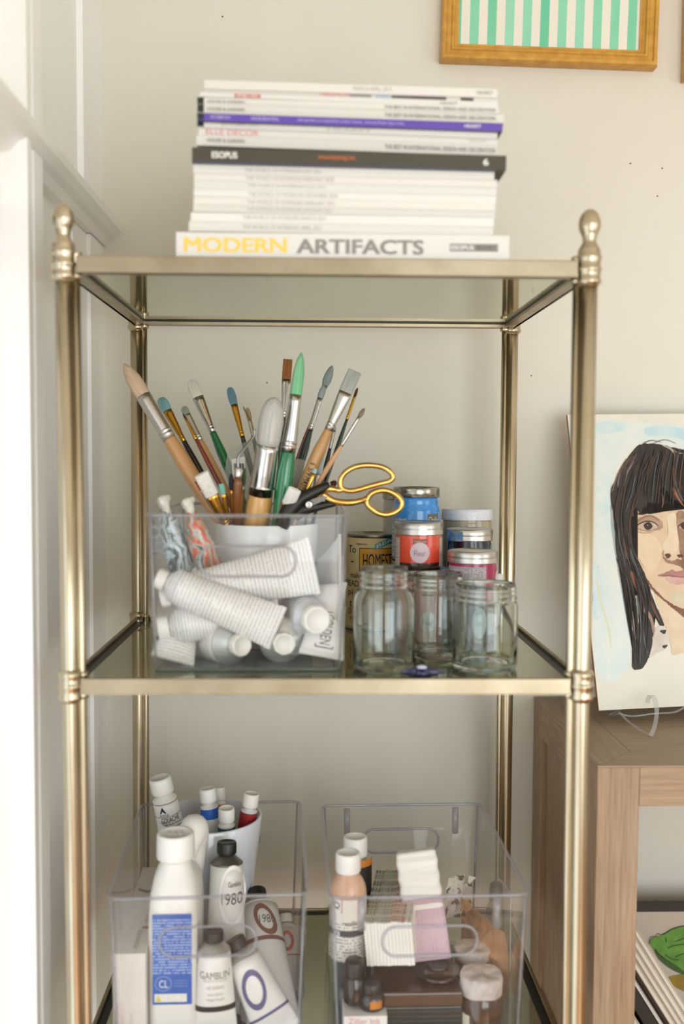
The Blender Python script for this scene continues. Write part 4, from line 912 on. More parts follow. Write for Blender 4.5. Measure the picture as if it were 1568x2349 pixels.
# ------------------------------------------------------------------ empty glass jars and a blue trinket at the front
glass_jar('round shouldered empty glass jar beside the clear bin', base_at(880, .067, GZ2), .0325, at(880, 1306, .067-.026).z-GZ2, .0250, .022, .014)
glass_jar('wide straight sided empty glass jar at the right end of the shelf', base_at(1112, .067, GZ2), .0342, at(1112, 1345, .067-.032).z-GZ2, .0315, .018, .005)
glass_jar('empty glass jar standing behind and between the two front jars', base_at(1003, .128, GZ2), .0300, at(1003, 1320, .128-.025).z-GZ2, .0275, .018, .006)
tp = on(967, 1541, GZ2); tp.y = .0185; tp.x = at(967, 1541, .0185).x; tp.z = GZ2
st = thing('blue_trinket', 'small dark blue four pointed star trinket between the front glass jars', 'trinket', tp)
n = 32; rs = []
for f, z, in ((.35, 0), (.72, .003), (1., .0055), (.75, .008), (.45, .0105), (.0, .011)):
    rs.append([(f*.0236*(.48+.52*abs(math.cos(2*a))**1.6)*math.cos(a), f*.0110*(.48+.52*abs(math.cos(2*a))**1.6)*math.sin(a), z) for a in [2*PI*j/n for j in range(n)]])
MB().rings(rs, close=(True, False)).build('star_body', mat('#141a4c', .12, 0, None, coat=.8), st)
MB().lathe([(.0052, .0098), (.0050, .0118), (.003, .0126), (.0002, .0128)], 20).build('white_button', mat('#c9cbe0', .3, 0, None, coat=.4), st)

# ------------------------------------------------------------------ lower shelf: two clear bins
ML = Matrix.Translation((-.1265, .159, GZ3)) @ Matrix.Rotation(.045, 4, 'Z')
MR = Matrix.Translation((.1035, .153, GZ3)) @ Matrix.Rotation(.026, 4, 'Z')
storage_bin('clear plastic bin with solvent jug and paint tubes, left on the lower shelf', ML, .2045, .279, .182, .006)
storage_bin('clear plastic bin with ink bottles and swatch cards, right on the lower shelf', MR, .2062, .272, .182, .006, rib=True)
FZ3 = GZ3+.0055
ivory = mat('#e9e6df', .4, 0, None, coat=.15)
# flat white carton along the left wall of the bin
cz1 = .934
c0 = at(258, 2205, .040); c1 = at(337, 2201, .040); c2 = on(378, 1992, cz1); 
wdt = .0345; ang = .03
ct = thing('carton', 'long white carton with pale brown print along the left of its bin', 'box', M=Matrix.Translation((c0.x, .040, FZ3)) @ Matrix.Rotation(ang, 4, 'Z'))
hgt = cz1-FZ3
cart = mat('#ddd3ca', .6, 0, '#d7ccc3', (1, 1, 1), 30.)
MB().bbox((0, 0, 0), (wdt, .222, hgt), .0008).build('carton_body', cart, ct)
pb = mat('#b39a88', .6)
letters('FIRST QUALITY', flat((.029, .070, hgt+.0003), (0, 1, 0), (-1, 0, 0), .062, .006), pb, ct)
letters('RESONCTIED', flat((.024, .012, hgt+.0003), (0, 1, 0), (-1, 0, 0), .042, .005), pb, ct)
disc_on(lambda u, v: (u, v, hgt+.0004), .026, .058, .0045, .0035, 'oval_seal', mat('#b97f63', .6), ct)
for sx in (-1, 1):
    MB().prism([(0, 0), (sx*.012, .008), (sx*.012, .014), (0, .007)], hgt, hgt+.0003, Matrix.Translation((.016, .146, 0))).build('ribbon_emblem', mat('#a79e92', .6), ct)
letters('QUEEN', flat((.010, .1475, hgt+.0006), (1, 0, 0), (0, 1, 0), .012, .003), mat('#7f776d', .6), ct)
for zz, x0, h_ in ((.008, .006, .046), (.018, .011, .038), (.012, .021, .032)):
    letters('EXTRA ALKYD GRADE' if x0 < .01 else 'ALBRECHT', flat((x0, -.0004, zz), (0, 0, 1), (-1, 0, 0), h_, .0030), mat('#cbb4a4', .6), ct)

# solvent jug with a handle
jx = at(400, 2200, .075).x
jg = thing('solvent_jug', 'white plastic solvent jug with ribbed cap and blue label', 'bottle', (jx, .098, FZ3), rz=.02)
jh = at(405, 1962, .085).z-FZ3     # under the cap
zs = .142
rs = []
for z, hx, hy, cyy, rr in ((0, .0245, .046, 0, .010), (.003, .0258, .048, 0, .012), (zs-.02, .0262, .0485, 0, .012), (zs, .0258, .048, 0, .014), (zs+.018, .0248, .042, -.003, .016), (zs+.034, .0215, .030, -.009, .017), (jh-.006, .0165, .0168, -.013, .0164), (jh, .016, .016, -.013, .0158)):
    rs.append([(p[0], p[1]+cyy, p[2]) for p in superloop(hx, hy, rr, z, 5)])
MB().rings(rs).build('jug_body', ivory, jg)
MB().lathe([(.0192, 0), (.0204, .001), (.0204, .004, .0204, 1), (.0200, .0255, .0200, 1), (.0188, .0275), (.0160, .0275), (.0158, .0268), (.0002, .0268)], 96, Matrix.Translation((0, -.013, jh-.002)), flute=48, fd=.012).build('cap', ivory, jg)
capz = jh+.0252
for xx in (-.006, 0, .006):
    MB().box((xx-.0016, -.018, capz-.0003), (xx+.0016, -.008, capz+.0003)).build('cap_mark', mat('#d6d2ca', .5), jg)
MB().tube(catmull([(.004, .002, jh-.012), (.012, .014, jh+.006), (.016, .024, jh+.016), (.016, .036, jh+.002), (.012, .044, jh-.035), (.006, .044, zs-.01)], 5, False), [.014]*6+[.0155]*10+[.014]*10, 14).build('handle', ivory, jg)
lz0 = at(400, 2303, .05).z-FZ3; lz1 = at(400, 2097, .05).z-FZ3
lm = text_mat('#2a5aad', '#b3c6e4', .0030, 420., .5, .4, z0=lz0+(lz1-lz0)*.34, z1=lz0+(lz1-lz0)*.95, amount=.7, thr=.43)
lp = MB().box((-.0205, -.0492, lz0), (.0208, -.0486, lz1)).build('label', lm, jg)
lh = lz1-lz0
wh_ = mat('#e6ebf2', .5)
letters('CL', flat((-.0135, -.0496, lz0+lh*.19), (1, 0, 0), (0, 0, 1), .0095, .0080), wh_, lp)
MB().tube([(-.009+.0085*math.cos(a), -.0494, lz0+lh*.235+.0078*math.sin(a)) for a in [2*PI*i/24 for i in range(24)]], .00035, 5, closed=True).build('seal_ring', mat('#9db4da', .5), lp)
for i in range(3): letters('CONFORMS TO', flat((.002, -.0495, lz0+lh*(.20+.03*i)), (1, 0, 0), (0, 0, 1), .014, .0013), mat('#9db4da', .5), lp)
MB().box((-.0183, -.0497, lz0+.0030), (.0155, -.0493, lz0+.0118)).build('warning_panel', text_mat('#e2e0d6', '#a9a79a', .0022, 400., .4, .5, amount=.4), lp)
MB().add([(-.0172, -.05, lz0+.004), (-.0108, -.05, lz0+.004), (-.014, -.05, lz0+.0100)], [(0, 1, 2)]).build('warning_triangle', mat('#d8c53a', .5), lp)
letters('Gamsol', flat((.0266, -.030, .085), (0, 0, 1), (0, -1, 0), .045, .014), mat('#4a6cab', .5), jg)
MB().box((.0262, -.04, .020), (.0266, .03, .048)).build('side_label', mat('#2f5fae', .4), jg)

# white cup with tubes
cu = Vector((at(480, 1868, .222).x, .222, FZ3)); ch_ = at(480, 1868, .222).z-FZ3; cr = .0640
cup = thing('tall_cup', 'tall tapered white cup full of paint tubes in the left bin', 'cup', cu)
MB().lathe([(.040, 0), (.043, .003), (.050, ch_*.4), (cr*.94, ch_*.8), (cr, ch_-.001), (cr-.0008, ch_), (cr-.003, ch_), (cr-.0035, ch_-.002), (.056, ch_*.75), (.046, ch_*.4), (.038, .008), (.0003, .007)], 56, close=(True, False)).build('cup_wall', mat('#dde0e6', .16, 0, None, coat=.6), cup)
GC = 'paint tubes standing in the white cup'
capiv = mat('#e6e3db', .5); body_w = mat('#e0ded8', .35, 0, None, coat=.3)
def up_tube(label, cap, ycap, low, ylow, r, capr, caph, bm, capm, group, **kw):
    return paint_tube(label, low, ylow, cap, ycap, r, r*1.25, bm, capm, capr=capr, caph=caph, group=group, **kw)
m_ = mpp(.2)
a = up_tube('ACRYLA GOUACHE tube with white cap leaning out of the cup at left', (366, 1783), .205, (425, 2035), .215, 30*m_*.95, 25.5*m_, .0195, body_w, capiv, GC, shoulder=body_w,
            writing=[('GOUACHE', .001, .815, .021, .0065, ink, 0), ('ACRYLA', -.005, .872, .0105, .0030, ink, 0), ("Artists' Acrylic Polymer", .002, .765, .024, .0032, mat('#4a4a4a', .5), 0), ('emulsion opaque', .002, .73, .022, .003, mat('#4a4a4a', .5), 0)],
            bands=[(.985, .991, ink), (.850, .854, ink)])
sf, zs_, bd = t_surf[a.name]
MB().add([sf(-.0095, zs_*.893), sf(-.0018, zs_*.893), sf(-.0058, zs_*.965)], [(0, 1, 2)]).build('triangle_mark', mat('#20233a', .5), bd)
up_tube('paint tube with blue band and white cap standing at the middle of the cup', (475, 1808), .225, (500, 2035), .22, 21*m_, 19.5*m_, .0170, text_mat('#dcdad4', '#77757a', .0026, 420., .5, .38, z0=.02, z1=.070, amount=.6), capiv, GC, bands=[(.87, .995, mat('#2e62b8', .4))])
up_tube('paint tube with orange band behind the blue banded tube', (502, 1806), .262, (508, 2000), .245, 15*m_, 14*m_, .0155, body_w, capiv, GC, bands=[(.78, .995, mat('#d98a2b', .4))])
up_tube('short paint tube with teal band and white cap at the cup front', (519, 1853), .195, (521, 2035), .205, 19.5*m_, 18.5*m_, .0165, body_w, capiv, GC, bands=[(.82, .995, mat('#17606a', .4))], writing=[('A', .0, .86, .005, .005, mat('#e6e3db', .5), 0)])
up_tube('paint tube with dark red panel and white cap at the right of the cup', (577, 1819), .215, (545, 2035), .215, 19.5*m_, 18.5*m_, .0165, mat('#c9c7c4', .35), capiv, GC, bands=[(.60, .995, mat('#8f211f', .4))])

# loose tubes in the left bin
GL = 'loose paint tubes in the left bin'
blackcap = mat('#1b1b19', .4); m_ = mpp(.10)
dirty = mat('#c9c7c1', .35, 0, '#bdbbb4', (1, 1, 1), 40., coat=.2)
t1 = paint_tube('big white 1980 paint tube with black cap standing upright in front of the cup', (517, 2312), .115, (520, 1930), .135, .0182, .0245, mat('#d6d4ce', .33, 0, None, coat=.3), blackcap, capr=.0108, caph=.0135, group=GL, shoulder=mat('#77766f', .35, .8),
                writing=[('1980', .006, .78, .024, .013, ink_dark, 0), ('Gamblin', .009, .88, .014, .006, ink_dark, 0)])
oval_on_tube(t1, .007, .80, .015, .034, mat('#e9e6df', .4), .86)
t2 = paint_tube('large white paint tube with brown oval and brown band leaning at the right', (628, 2360), .072, (588, 2042), .205, .0225, .0295, mat('#d3d1cc', .33, 0, None, coat=.25), blackcap, capr=.011, caph=.013, group=GL,
                bands=[(.655, .69, mat('#6d4034', .45))], writing=[('1980', .008, .83, .018, .010, ink_dark, 0)])
oval_on_tube(t2, .006, .83, .0115, .0200, mat('#6d4034', .45), .66, tilt=.35)
t3 = paint_tube('slim white paint tube with red ring at the right wall of the bin', (668, 2330), .150, (655, 2098), .225, .0135, .0185, dirty, capw, capr=.008, caph=.010, group=GL, bands=[(.66, .675, mat('#b2372f', .4))])
oval_on_tube(t3, .0, .83, .008, .012, mat('#b2372f', .45), .62)
t4 = paint_tube('white GAMBLIN paint tube with black cap and black band at the bin front', (496, 2376), .058, (490, 2134), .062, .0172, .0225, mat('#e6e3dc', .36, 0, None, coat=.2), blackcap, capr=.0100, caph=.0110, group=GL, shoulder=mat('#bdbbb5', .3, .6),
                bands=[(.325, .395, mat('#262320', .4))], writing=[('GAMBLIN', 0, .78, .031, .0080, mat('#7d7973', .5), 0), ("ARTIST'S COLORS", 0, .715, .025, .0025, ink_pale, 0), ('oil colors', 0, .64, .018, .005, ink_pale, 0), ('Ivory Black', 0, .545, .016, .0042, ink_pale, 0), ('Negro Marfil', 0, .48, .018, .0038, ink_pale, 0)])
t5 = paint_tube('white paint tube with purple ring and black cap leaning to the right', (642, 2374), .060, (536, 2152), .085, .0185, .0245, mat('#dcd9d3', .36, 0, None, coat=.2), blackcap, capr=.0108, caph=.0125, group=GL, shoulder=mat('#c4c3be', .3, .5),
                bands=[(.28, .315, mat('#57527c', .45))])
oval_on_tube(t5, -.004, .64, .0125, .0215, mat('#57527c', .45), .70, tilt=-.2)
t6 = paint_tube('white paint tube with mustard yellow curve at the bottom of the left bin', (634, 2335), .092, (545, 2305), .125, .0165, .022, mat('#dedcd4', .36), capw, capr=.009, caph=.010, group=GL, bands=[(.40, .47, mat('#d09a2d', .45))], writing=[('1980', .002, .62, .014, .009, ink_grey, 0)])

# ------------------------------------------------------------------ right bin contents
def bottle(label, px, y, z0, ztop, r, capr, caph, bm, labm, lab0, lab1, capcol='#e4e1da', bands=(), writing=(), shoulder=.022):
    p = base_at(px, y, z0); H = ztop-z0
    t = thing('ink_bottle', label, 'bottle', p)
    b = H-caph
    MB().lathe([(r*.9, 0), (r, .002), (r, b-shoulder), (r*.96, b-shoulder*.72), (r*.82, b-shoulder*.4), (r*.62, b-shoulder*.15), (capr*.8, b-.001), (capr*.8, b+.002)], 40).build('bottle_body', bm, t)
    MB().lathe([(capr*.97, b), (capr, b+.001), (capr, b+caph*.12, capr, 1), (capr*.98, b+caph*.88, capr*.98, 1), (capr*.92, b+caph), (capr*.78, b+caph), (capr*.76, b+caph-.0006), (.0002, b+caph-.0006)], 72, flute=36, fd=.016).build('cap', mat(capcol, .4), t)
    if labm: patch(wrap(r+.0003, -1.7, 1.7, lab0, lab1), 'label', labm, t, 24)
    for z_0, z_1, m2 in bands: patch(wrap(r+.0005, -1.7, 1.7, z_0, z_1), 'band', m2, t, 24)
    for s, a0, a1, z_0, z_1, m2 in writing: letters(s, wrap(r+.0008, a0, a1, z_0, z_1), m2, t)
    return t
zt1 = at(795, 1975, .10).z+.012
prt = text_mat('#d9d3c9', '#6a655e', .0034, 320., .5, .5, z0=-.0, z1=.042, amount=.7)
bk = bottle('bottle of peach coloured liquid with white cap at the left of its bin', 801, .095, .905, zt1, .0205, .0138, .021, mat('#c99f82', .3, 0, '#d0a98d', (1, 1, 1), 60., coat=.4), prt, .0, .0690,
       bands=[(.0285, .0350, mat('#3a3d45', .5))], writing=[('Q', -.85, -.45, .058, .066, ink_dark), ('retallic', -.3, .5, .041, .046, ink_dark), ('8', -.75, -.45, .029, .0345, label_white)])
fnn = wrap(.0205+.0006, -.98, -.34, .0550, .0690)
MB().tube([fnn(u, v) for u, v in ((0, 0), (1, 0), (1, 1), (0, 1))], .0004, 5, closed=True).build('orange_box', mat('#c97a3c', .5), bk)
bottle('white capped bottle with orange band behind the peach bottle', 818, .158, FZ3+.04, at(812, 1918, .158).z, .0190, .0140, .022, mat('#d8d4cb', .35), mat('#2a2724', .5), .02, .115, bands=[(.1155, .1235, mat('#c9802a', .45))])
inkm = mat('#14130f', .2, 0, None, coat=.6)
# black cased ink set: brown lid over a ribbed dark tray
tz = .884; TX0 = at(846, 2305, .052).x; TX1 = at(1060, 2305, .052).x
tr = thing('ink_case', 'dark ribbed case with brown lid at the bottom of the right bin', 'case', (TX0, .050, FZ3), rz=.02)
TW = TX1-TX0; TD = .165; TH = tz-FZ3
MB().bbox((0, 0, 0), (TW, TD, TH*.72), .0015).build('tray', mat('#20251f', .35, 0, None, coat=.4), tr)
for i in range(7): MB().box((.001, -.0012, .004+i*TH*.095), (TW-.001, .001, .0055+i*TH*.095)).build('rib', mat('#39413a', .35), tr)
MB().bbox((-.001, -.001, TH*.72), (TW+.001, TD+.001, TH), .002).build('case_lid', mat('#4a3320', .28, 0, '#3c2818', (1, 1, 1), 20., coat=.6), tr)
# black ink pots and the ink box
GI = 'black ink pots at the left of the right bin'
def pot_black(label, px, y, z0, top, r, cap_r):
    p = base_at(px, y, z0); H = top-z0
    t = thing('ink_pot', label, 'ink pot', p, group=GI)
    MB().lathe([(r*.9, 0), (r, .002), (r, H*.55), (r*.8, H*.62), (cap_r*.95, H*.64)], 36).build('pot_body', inkm, t)
    MB().lathe([(cap_r, H*.62), (cap_r, H*.66, cap_r, 1), (cap_r, H*.96, cap_r, 1), (cap_r*.93, H), (.0002, H)], 64, flute=32, fd=.014).build('cap', mat('#1d1c18', .35), t)
    return t
pot_black('black ink pot at the back of the group under the peach bottle', 806, .092, FZ3, .905, .0200, .0165)
pot_black('black ink pot in the middle of the group, in front of the peach bottle', 818, .0530, .8735, .9195, .0115, .0100)
bxz = at(835, 2332, .034).z
ib = thing('ink_box', 'small white carton with pink Ziller Ink script at the bin front', 'box', (at(788, 2332, .034).x, .034, FZ3), rz=.02)
bwid = at(888, 2332, .034).x-at(788, 2332, .034).x
MB().bbox((0, 0, 0), (bwid, .036, bxz-FZ3), .0006).build('carton_body', mat('#e3dfd8', .6), ib)
letters("Ziller Ink", flat((.005, -.0003, bxz-FZ3-.0085), (1, 0, 0), (0, 0, 1), bwid-.012, .0065), mat('#d18a8a', .5), ib)
ap = thing('amber_pot', 'black ink pot with small orange label standing on the Ziller Ink carton', 'ink pot', (at(846, 2310, .054).x+.0025, .054, bxz))
MB().lathe([(.0130, 0), (.0148, .002), (.0150, .013), (.012, .017), (.0105, .018)], 36).build('pot_body', inkm, ap)
MB().lathe([(.0115, .017), (.0118, .018), (.0115, .0275), (.0105, .0285), (.0002, .0285)], 36).build('cap', mat('#1d1c18', .35), ap)
patch(wrap(.0152, -.15, .75, .0045, .0125), 'orange_label', mat('#c47a25', .45), ap, 6)
# swatch deck
dz1 = .953; A_ = at(833, 2146, .066); B_ = at(942, 2133, .071)
dw = (B_-A_).length; dx = (B_-A_).normalized()
Md = Matrix.Translation((A_.x+.004, .066, dz1-.0475)) @ Matrix.Rotation(-.16, 4, 'Z') @ Matrix.Rotation(-.09, 4, 'Y')
dk = thing('swatch_deck', 'thick deck of white edged colour swatch cards lying in the right bin', 'card deck', M=Md)
nC = 14; cw_ = dw/nC
edge = mat('#e6e2da', .7)
swc = ['#6f7d70', '#8b8f6e', '#7f8f86', '#9aa07c', '#a7a397', '#8e9a8e', '#93917e', '#a88f80', '#ad7d6d', '#b0705e', '#b98a72', '#a86a58', '#c4beb2', '#b8b0a4']
for i in range(nC):
    x0 = i*cw_; hh = .0470+random.uniform(-.0008, .0008)
    cdb = MB().box((x0, random.uniform(-.0006, .0006), 0), (x0+cw_*.94, .142, hh)).build('card', edge, dk)
    MB().box((x0+cw_*.08, .004, hh), (x0+cw_*.86, .140, hh+.0002)).build('swatch', mat(swc[i], .6, 0, '#d5d0c5', (1, 60, 1), 1.4, lo=.48, hi=.6), cdb)
# leaning pad: white ribbed top, pink sleeve below
P0_ = at(985, 2196, .105); P1_ = at(952, 1950, .140)
Mp = frame(P0_, P1_); Lp = (P1_-P0_).length
pd = thing('paper_pad', 'white ridged pad in a pink paper sleeve leaning in the right bin', 'pad', M=Mp)
pw = .0232
rs = []
for i in range(25):
    z = Lp*(.45+.55*i/24); bul = .0012*math.sin(i*1.05); e_ = .0
    hx = pw+(.0006*math.sin(i*1.05)); hy = .018+bul
    if i == 24: hx -= .003; hy -= .003
    rs.append(superloop(hx, hy, .005, z, 4))
MB().rings(rs).build('pad_top', mat('#ebe7df', .8, 0, '#e0dbd2', (1, 1, 14), 20., bump=.2), pd)
sleeve = text_mat('#cfb3bd', '#8d7f86', .0040, 260., .35, .6, axis='X', along='Z', amount=.35, thr=.56)
MB().rings([superloop(pw+.0004, .0185, .004, z, 4) for z in (0, Lp*.25, Lp*.56)]).build('pink_sleeve', sleeve, pd)
# crumpled paper and an orange metallic sheet
def crumple(name, label, pts_fn, nu, nv, m_, cat, seed, amp, loc, thick=.0006):
    random.seed(seed); t = tag(None or bpy.data.objects.new(name, bpy.data.meshes.new(name)), label, cat); COL.objects.link(t); t.location = loc
    V = []
    for j in range(nv+1):
        for i in range(nu+1):
            p = Vector(pts_fn(i/nu, j/nv)); V.append(p+Vector([random.uniform(-amp, amp) for _ in range(3)]))
    n = len(V); F = [(j*(nu+1)+i, j*(nu+1)+i+1, (j+1)*(nu+1)+i+1, (j+1)*(nu+1)+i) for j in range(nv) for i in range(nu)]
    V2 = [v+Vector((thick*.4, thick, thick*.2)) for v in V]
    F2 = [tuple(reversed([q+n for q in f])) for f in F]
    bd_ = [i for i in range(nu)]; rim = []
    loop = [i for i in range(nu+1)]+[j*(nu+1)+nu for j in range(1, nv+1)]+[nv*(nu+1)+i for i in range(nu-1, -1, -1)]+[j*(nu+1) for j in range(nv-1, 0, -1)]
    for a_, b_ in zip(loop, loop[1:]+loop[:1]): rim.append((a_, a_+n, b_+n, b_))
    t.data.from_pydata([tuple(v) for v in V+V2], [], F+F2+rim); t.data.materials.append(m_); t.data.update(); return t
c0 = at(1040, 2085, .18)
crumple('crumpled_paper', 'crumpled printed paper scrap behind the leaning pad in the right bin', lambda u, v: ((u-.5)*.030+.010*v, .01*math.sin(u*3), (v-.3)*.052), 6, 8,
        mat('#cfc6ba', .7, 0, '#6b5f58', (1, 1, 1), 90., lo=.52, hi=.6), 'paper', 3, .0028, c0)
f0 = at(1150, 2170, .135)
foil = mat((.95, .62, .34), .42, .85, (.85, .48, .22), (1, 1, 1), 40., bump=.3)
crumple('orange_sheet', 'crumpled orange metallic sheet along the right wall of the right bin', lambda u, v: (-.045+.038*u-.004*math.sin(v*6), (.45-u)*.10+.004*math.sin(v*9), (v-.72)*.140), 9, 11, foil, 'foil', 8, .0030, f0)  # crumpled orange metallic sheet beside the bin's right wall
# jars in the right bin
brownm = mat('#3a2413', .12, 0, '#4a2e17', (1, 1, 1), 30., coat=.8)
plaster = mat('#cdc3bd', .85, 0, '#a89c96', (1, 1, 1), 70., bump=.5, lo=.42, hi=.7)
def brown_jar(label, px, y, z0, ztop, r, lidh):
    p = base_at(px, y, z0); H = ztop-z0; b = H-lidh
    t = thing('brown_jar', label, 'jar', p, group='brown jars in the right bin')
    MB().lathe([(r*.86, 0), (r*.95, .002), (r, .006), (r, b*.8), (r*.95, b*.9), (r*.88, b), (r*.88, b+.002)], 40).build('jar_body', brownm, t)
    rs = []
    random.seed(int(px))
    for f, q in ((0, .96), (.08, 1.03), (.5, 1.02), (.85, 1.03), (.97, .98), (1., .9), (.985, .5), (.985, .01)):
        rs.append([(r*q*(1+.02*math.sin(5*a+f*4)+.012*math.sin(11*a))*math.cos(a), r*q*(1+.02*math.sin(5*a+f*4))*math.sin(a), b-.001+lidh*f+.0008*math.sin(3*a)) for a in [2*PI*j/40 for j in range(40)]])
    MB().rings(rs, close=(True, False)).build('crusted_lid', plaster, t)
    return t
j1 = brown_jar('brown glass jar with crusted white lid at the front right of the bin', 1114, .062, FZ3, at(1114, 2228, .062).z, .0222, .021)
patch(wrap(.0226, -1.25, -.72, .004, .034), 'paper_label', mat('#d6cdb8', .6), j1, 5)
brown_jar('brown glass jar with crusted white lid behind the front right jar', 1092, .125, FZ3, at(1092, 2168, .125).z, .0205, .012)
amb = thing('amber_bottle', 'dark amber glass bottle in the middle of the right bin', 'bottle', base_at(1012, .085, tz))
amh = at(1012, 2215, .085).z-tz
MB().lathe([(.019, 0), (.0225, .002), (.0235, .008), (.0225, amh*.55), (.015, amh*.8), (.0105, amh*.9), (.0105, amh)], 36).build('bottle_body', mat('#2b190c', .08, 0, '#38210f', (1, 1, 1), 40., coat=.9), amb)
MB().lathe([(.0125, amh*.9), (.0128, amh*.93), (.0128, amh*1.28), (.0118, amh*1.31), (.0002, amh*1.31)], 36).build('cap', mat('#17130f', .3), amb)
dbt = thing('dropper_bottle', 'black capped bottle near the right rear corner of the right bin', 'bottle', base_at(1146, .235, FZ3))
dh = at(1146, 2025, .235).z-FZ3
MB().lathe([(.0125, 0), (.0135, .002), (.0135, dh*.62), (.009, dh*.74), (.0075, dh*.76)], 28).build('bottle_body', mat('#2a2622', .2, 0, None, coat=.5), dbt)
MB().lathe([(.0085, dh*.75), (.0088, dh*.78, .0088, 1), (.0078, dh*.98, .0078, 1), (.006, dh), (.0002, dh)], 48, flute=24, fd=.02).build('cap', mat('#191816', .4), dbt)
cd0 = at(1180, 2040, .215)
cdp = thing('note_card', 'small stack of printed cards leaning at the right rear of the right bin', 'cards', (cd0.x-.008, .20, FZ3), rz=.1)
chh = cd0.z-FZ3
for i in range(4): MB().box((.0-.0*i, .012*i, 0), (.0012, .012*i+.04, chh-.004*i)).build('card', mat('#d9d3cb', .7), cdp, loc=(i*.0022, 0, 0))

# ------------------------------------------------------------------ wooden cabinet on the right
oakL = ('#b0957a', '#917357')
oak_v = wood_mat(*oakL, axis=2, ns=10.); oak_x = wood_mat('#b3967a', '#967a5e', axis=0, ns=10.); oak_y = wood_mat(*oakL, axis=1, ns=10.)
KX, KY0, KY1, KZ = .3085, .1270, .455, 1.1045
KW = .72; KT = .0485
kb = thing('cabinet', 'pale washed oak open cabinet standing right of the etagere', 'cabinet', (KX, 0, 0))
KB = .62                                                     # top of the lower shelf board
for x in (0, KW-KT):
    for (ya, yb) in ((KY0, KY0+.045), (KY1-.045, KY1)):
        MB().bbox((x, ya, 0), (x+KT, yb, KZ-.0021), .0012).build('corner_post', oak_v, kb)
for ya, yb in ((KY0, KY0+.045), (KY1-.045, KY1)):
    MB().bbox((KT, ya, KZ-.047), (KW-KT, yb, KZ-.0021), .0012).build('top_rail', oak_x, kb)
    MB().bbox((KT, ya, KB-.055), (KW-KT, yb, KB-.012), .001).build('lower_rail', oak_x, kb)
for x in (0, KW-KT):
    MB().bbox((x, KY0+.045, KZ-.047), (x+KT, KY1-.045, KZ-.0021), .0012).build('side_rail', oak_y, kb)
    MB().bbox((x, KY0+.045, .640), (x+KT, KY1-.045, .690), .0012).build('side_rail', oak_y, kb)
    MB().box((x+.008, KY0+.045, .690), (x+.020, KY1-.045, KZ-.047)).build('side_panel', oak_v, kb)
    MB().box((x+.008, KY0+.045, .05), (x+.020, KY1-.045, .640)).build('side_panel', oak_v, kb)
# top boards, mitred at the corner
e = .055
tz0, tz1 = KZ-.0012, KZ
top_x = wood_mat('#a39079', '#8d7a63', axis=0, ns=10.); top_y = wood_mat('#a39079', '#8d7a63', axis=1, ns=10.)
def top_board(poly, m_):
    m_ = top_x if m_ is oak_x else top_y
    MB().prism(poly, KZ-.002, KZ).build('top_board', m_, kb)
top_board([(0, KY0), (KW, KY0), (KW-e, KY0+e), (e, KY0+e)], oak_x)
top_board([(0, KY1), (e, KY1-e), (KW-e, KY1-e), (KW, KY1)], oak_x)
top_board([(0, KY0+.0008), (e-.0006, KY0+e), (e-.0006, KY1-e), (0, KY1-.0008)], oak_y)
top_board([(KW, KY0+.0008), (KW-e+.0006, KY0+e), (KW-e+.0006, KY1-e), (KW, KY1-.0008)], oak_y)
nb_ = 4; st_ = (KY1-KY0-2*e)/nb_
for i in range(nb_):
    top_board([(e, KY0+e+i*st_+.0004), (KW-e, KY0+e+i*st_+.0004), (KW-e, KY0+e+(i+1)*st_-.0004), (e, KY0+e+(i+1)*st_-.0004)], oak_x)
MB().box((.021, KY0+.002, KB-.012), (KW-.021, KY1-.002, KB)).build('shelf_board', oak_x, kb)

# ------------------------------------------------------------------ portrait on a panel, on a clear easel
BL = at(1372, 1630, .297); TL = at(1258, 953, .405); BR = at(1568, 1620, .310)
ex = (BR-BL).normalized(); ez = TL-BL; PH = ez.length; ez = (ez-ex*ez.dot(ex)).normalized(); en = ez.cross(ex)   # en points away from the viewer
PWD = .285
Mb = Matrix.Translation(BL) @ Matrix((ex, en, ez)).transposed().to_4x4(); Mi = Mb.inverted()
po = thing('portrait_panel', 'painted portrait of a dark haired woman on a thin panel atop the cabinet', 'painting', M=Mb)
MB().box((0, .0004, 0), (PWD, .0035, PH)).build('panel_board', mat('#8a5a35', .6), po)
ground = mat('#e6e0d2', .7, 0, '#ddd9cc', (1, 1, 1), 22.)
face_o = MB().box((.0008, 0, 0), (PWD, .0005, PH)).build('painted_ground', ground, po)
lay = [0]
def T_(u, v): return (1180+u*.3362, 930+v*.3363)
def paint(pts, col, col2=None, name='paint_patch', smooth=True, ns=60., sc3=(1, 1, 1), crop=True, lo=.35, hi=.65):
    lay[0] += 1
    P = []
    for u, v in pts:
        q = T_(u, v) if crop else (u, v)
        w_ = Mi @ onplane(q[0], q[1], BL, en)
        P.append(Vector((w_.x, w_.z, 0)))
    if smooth: P = [p+Vector((random.uniform(-.0007, .0007), random.uniform(-.0007, .0007), 0)) for p in catmull(P, 7)]
    P = [Vector((min(max(p.x, .001), PWD-.001), min(max(p.y, .001), PH-.001), 0)) for p in P]
    bm = bmesh.new(); vs_ = [bm.verts.new((p.x, -.000018*lay[0]-.0001, p.y)) for p in P]
    try: bm.faces.new(vs_)
    except Exception: bm.free(); return
    bmesh.ops.triangulate(bm, faces=bm.faces[:], ngon_method='EAR_CLIP')
    me = bpy.data.meshes.new(name); bm.to_mesh(me); bm.free()
    me.materials.append(mat(col, .45, 0, col2, sc3, ns, lo=lo, hi=hi))
    o = bpy.data.objects.new(name, me); COL.objects.link(o); o.parent = face_o; return o
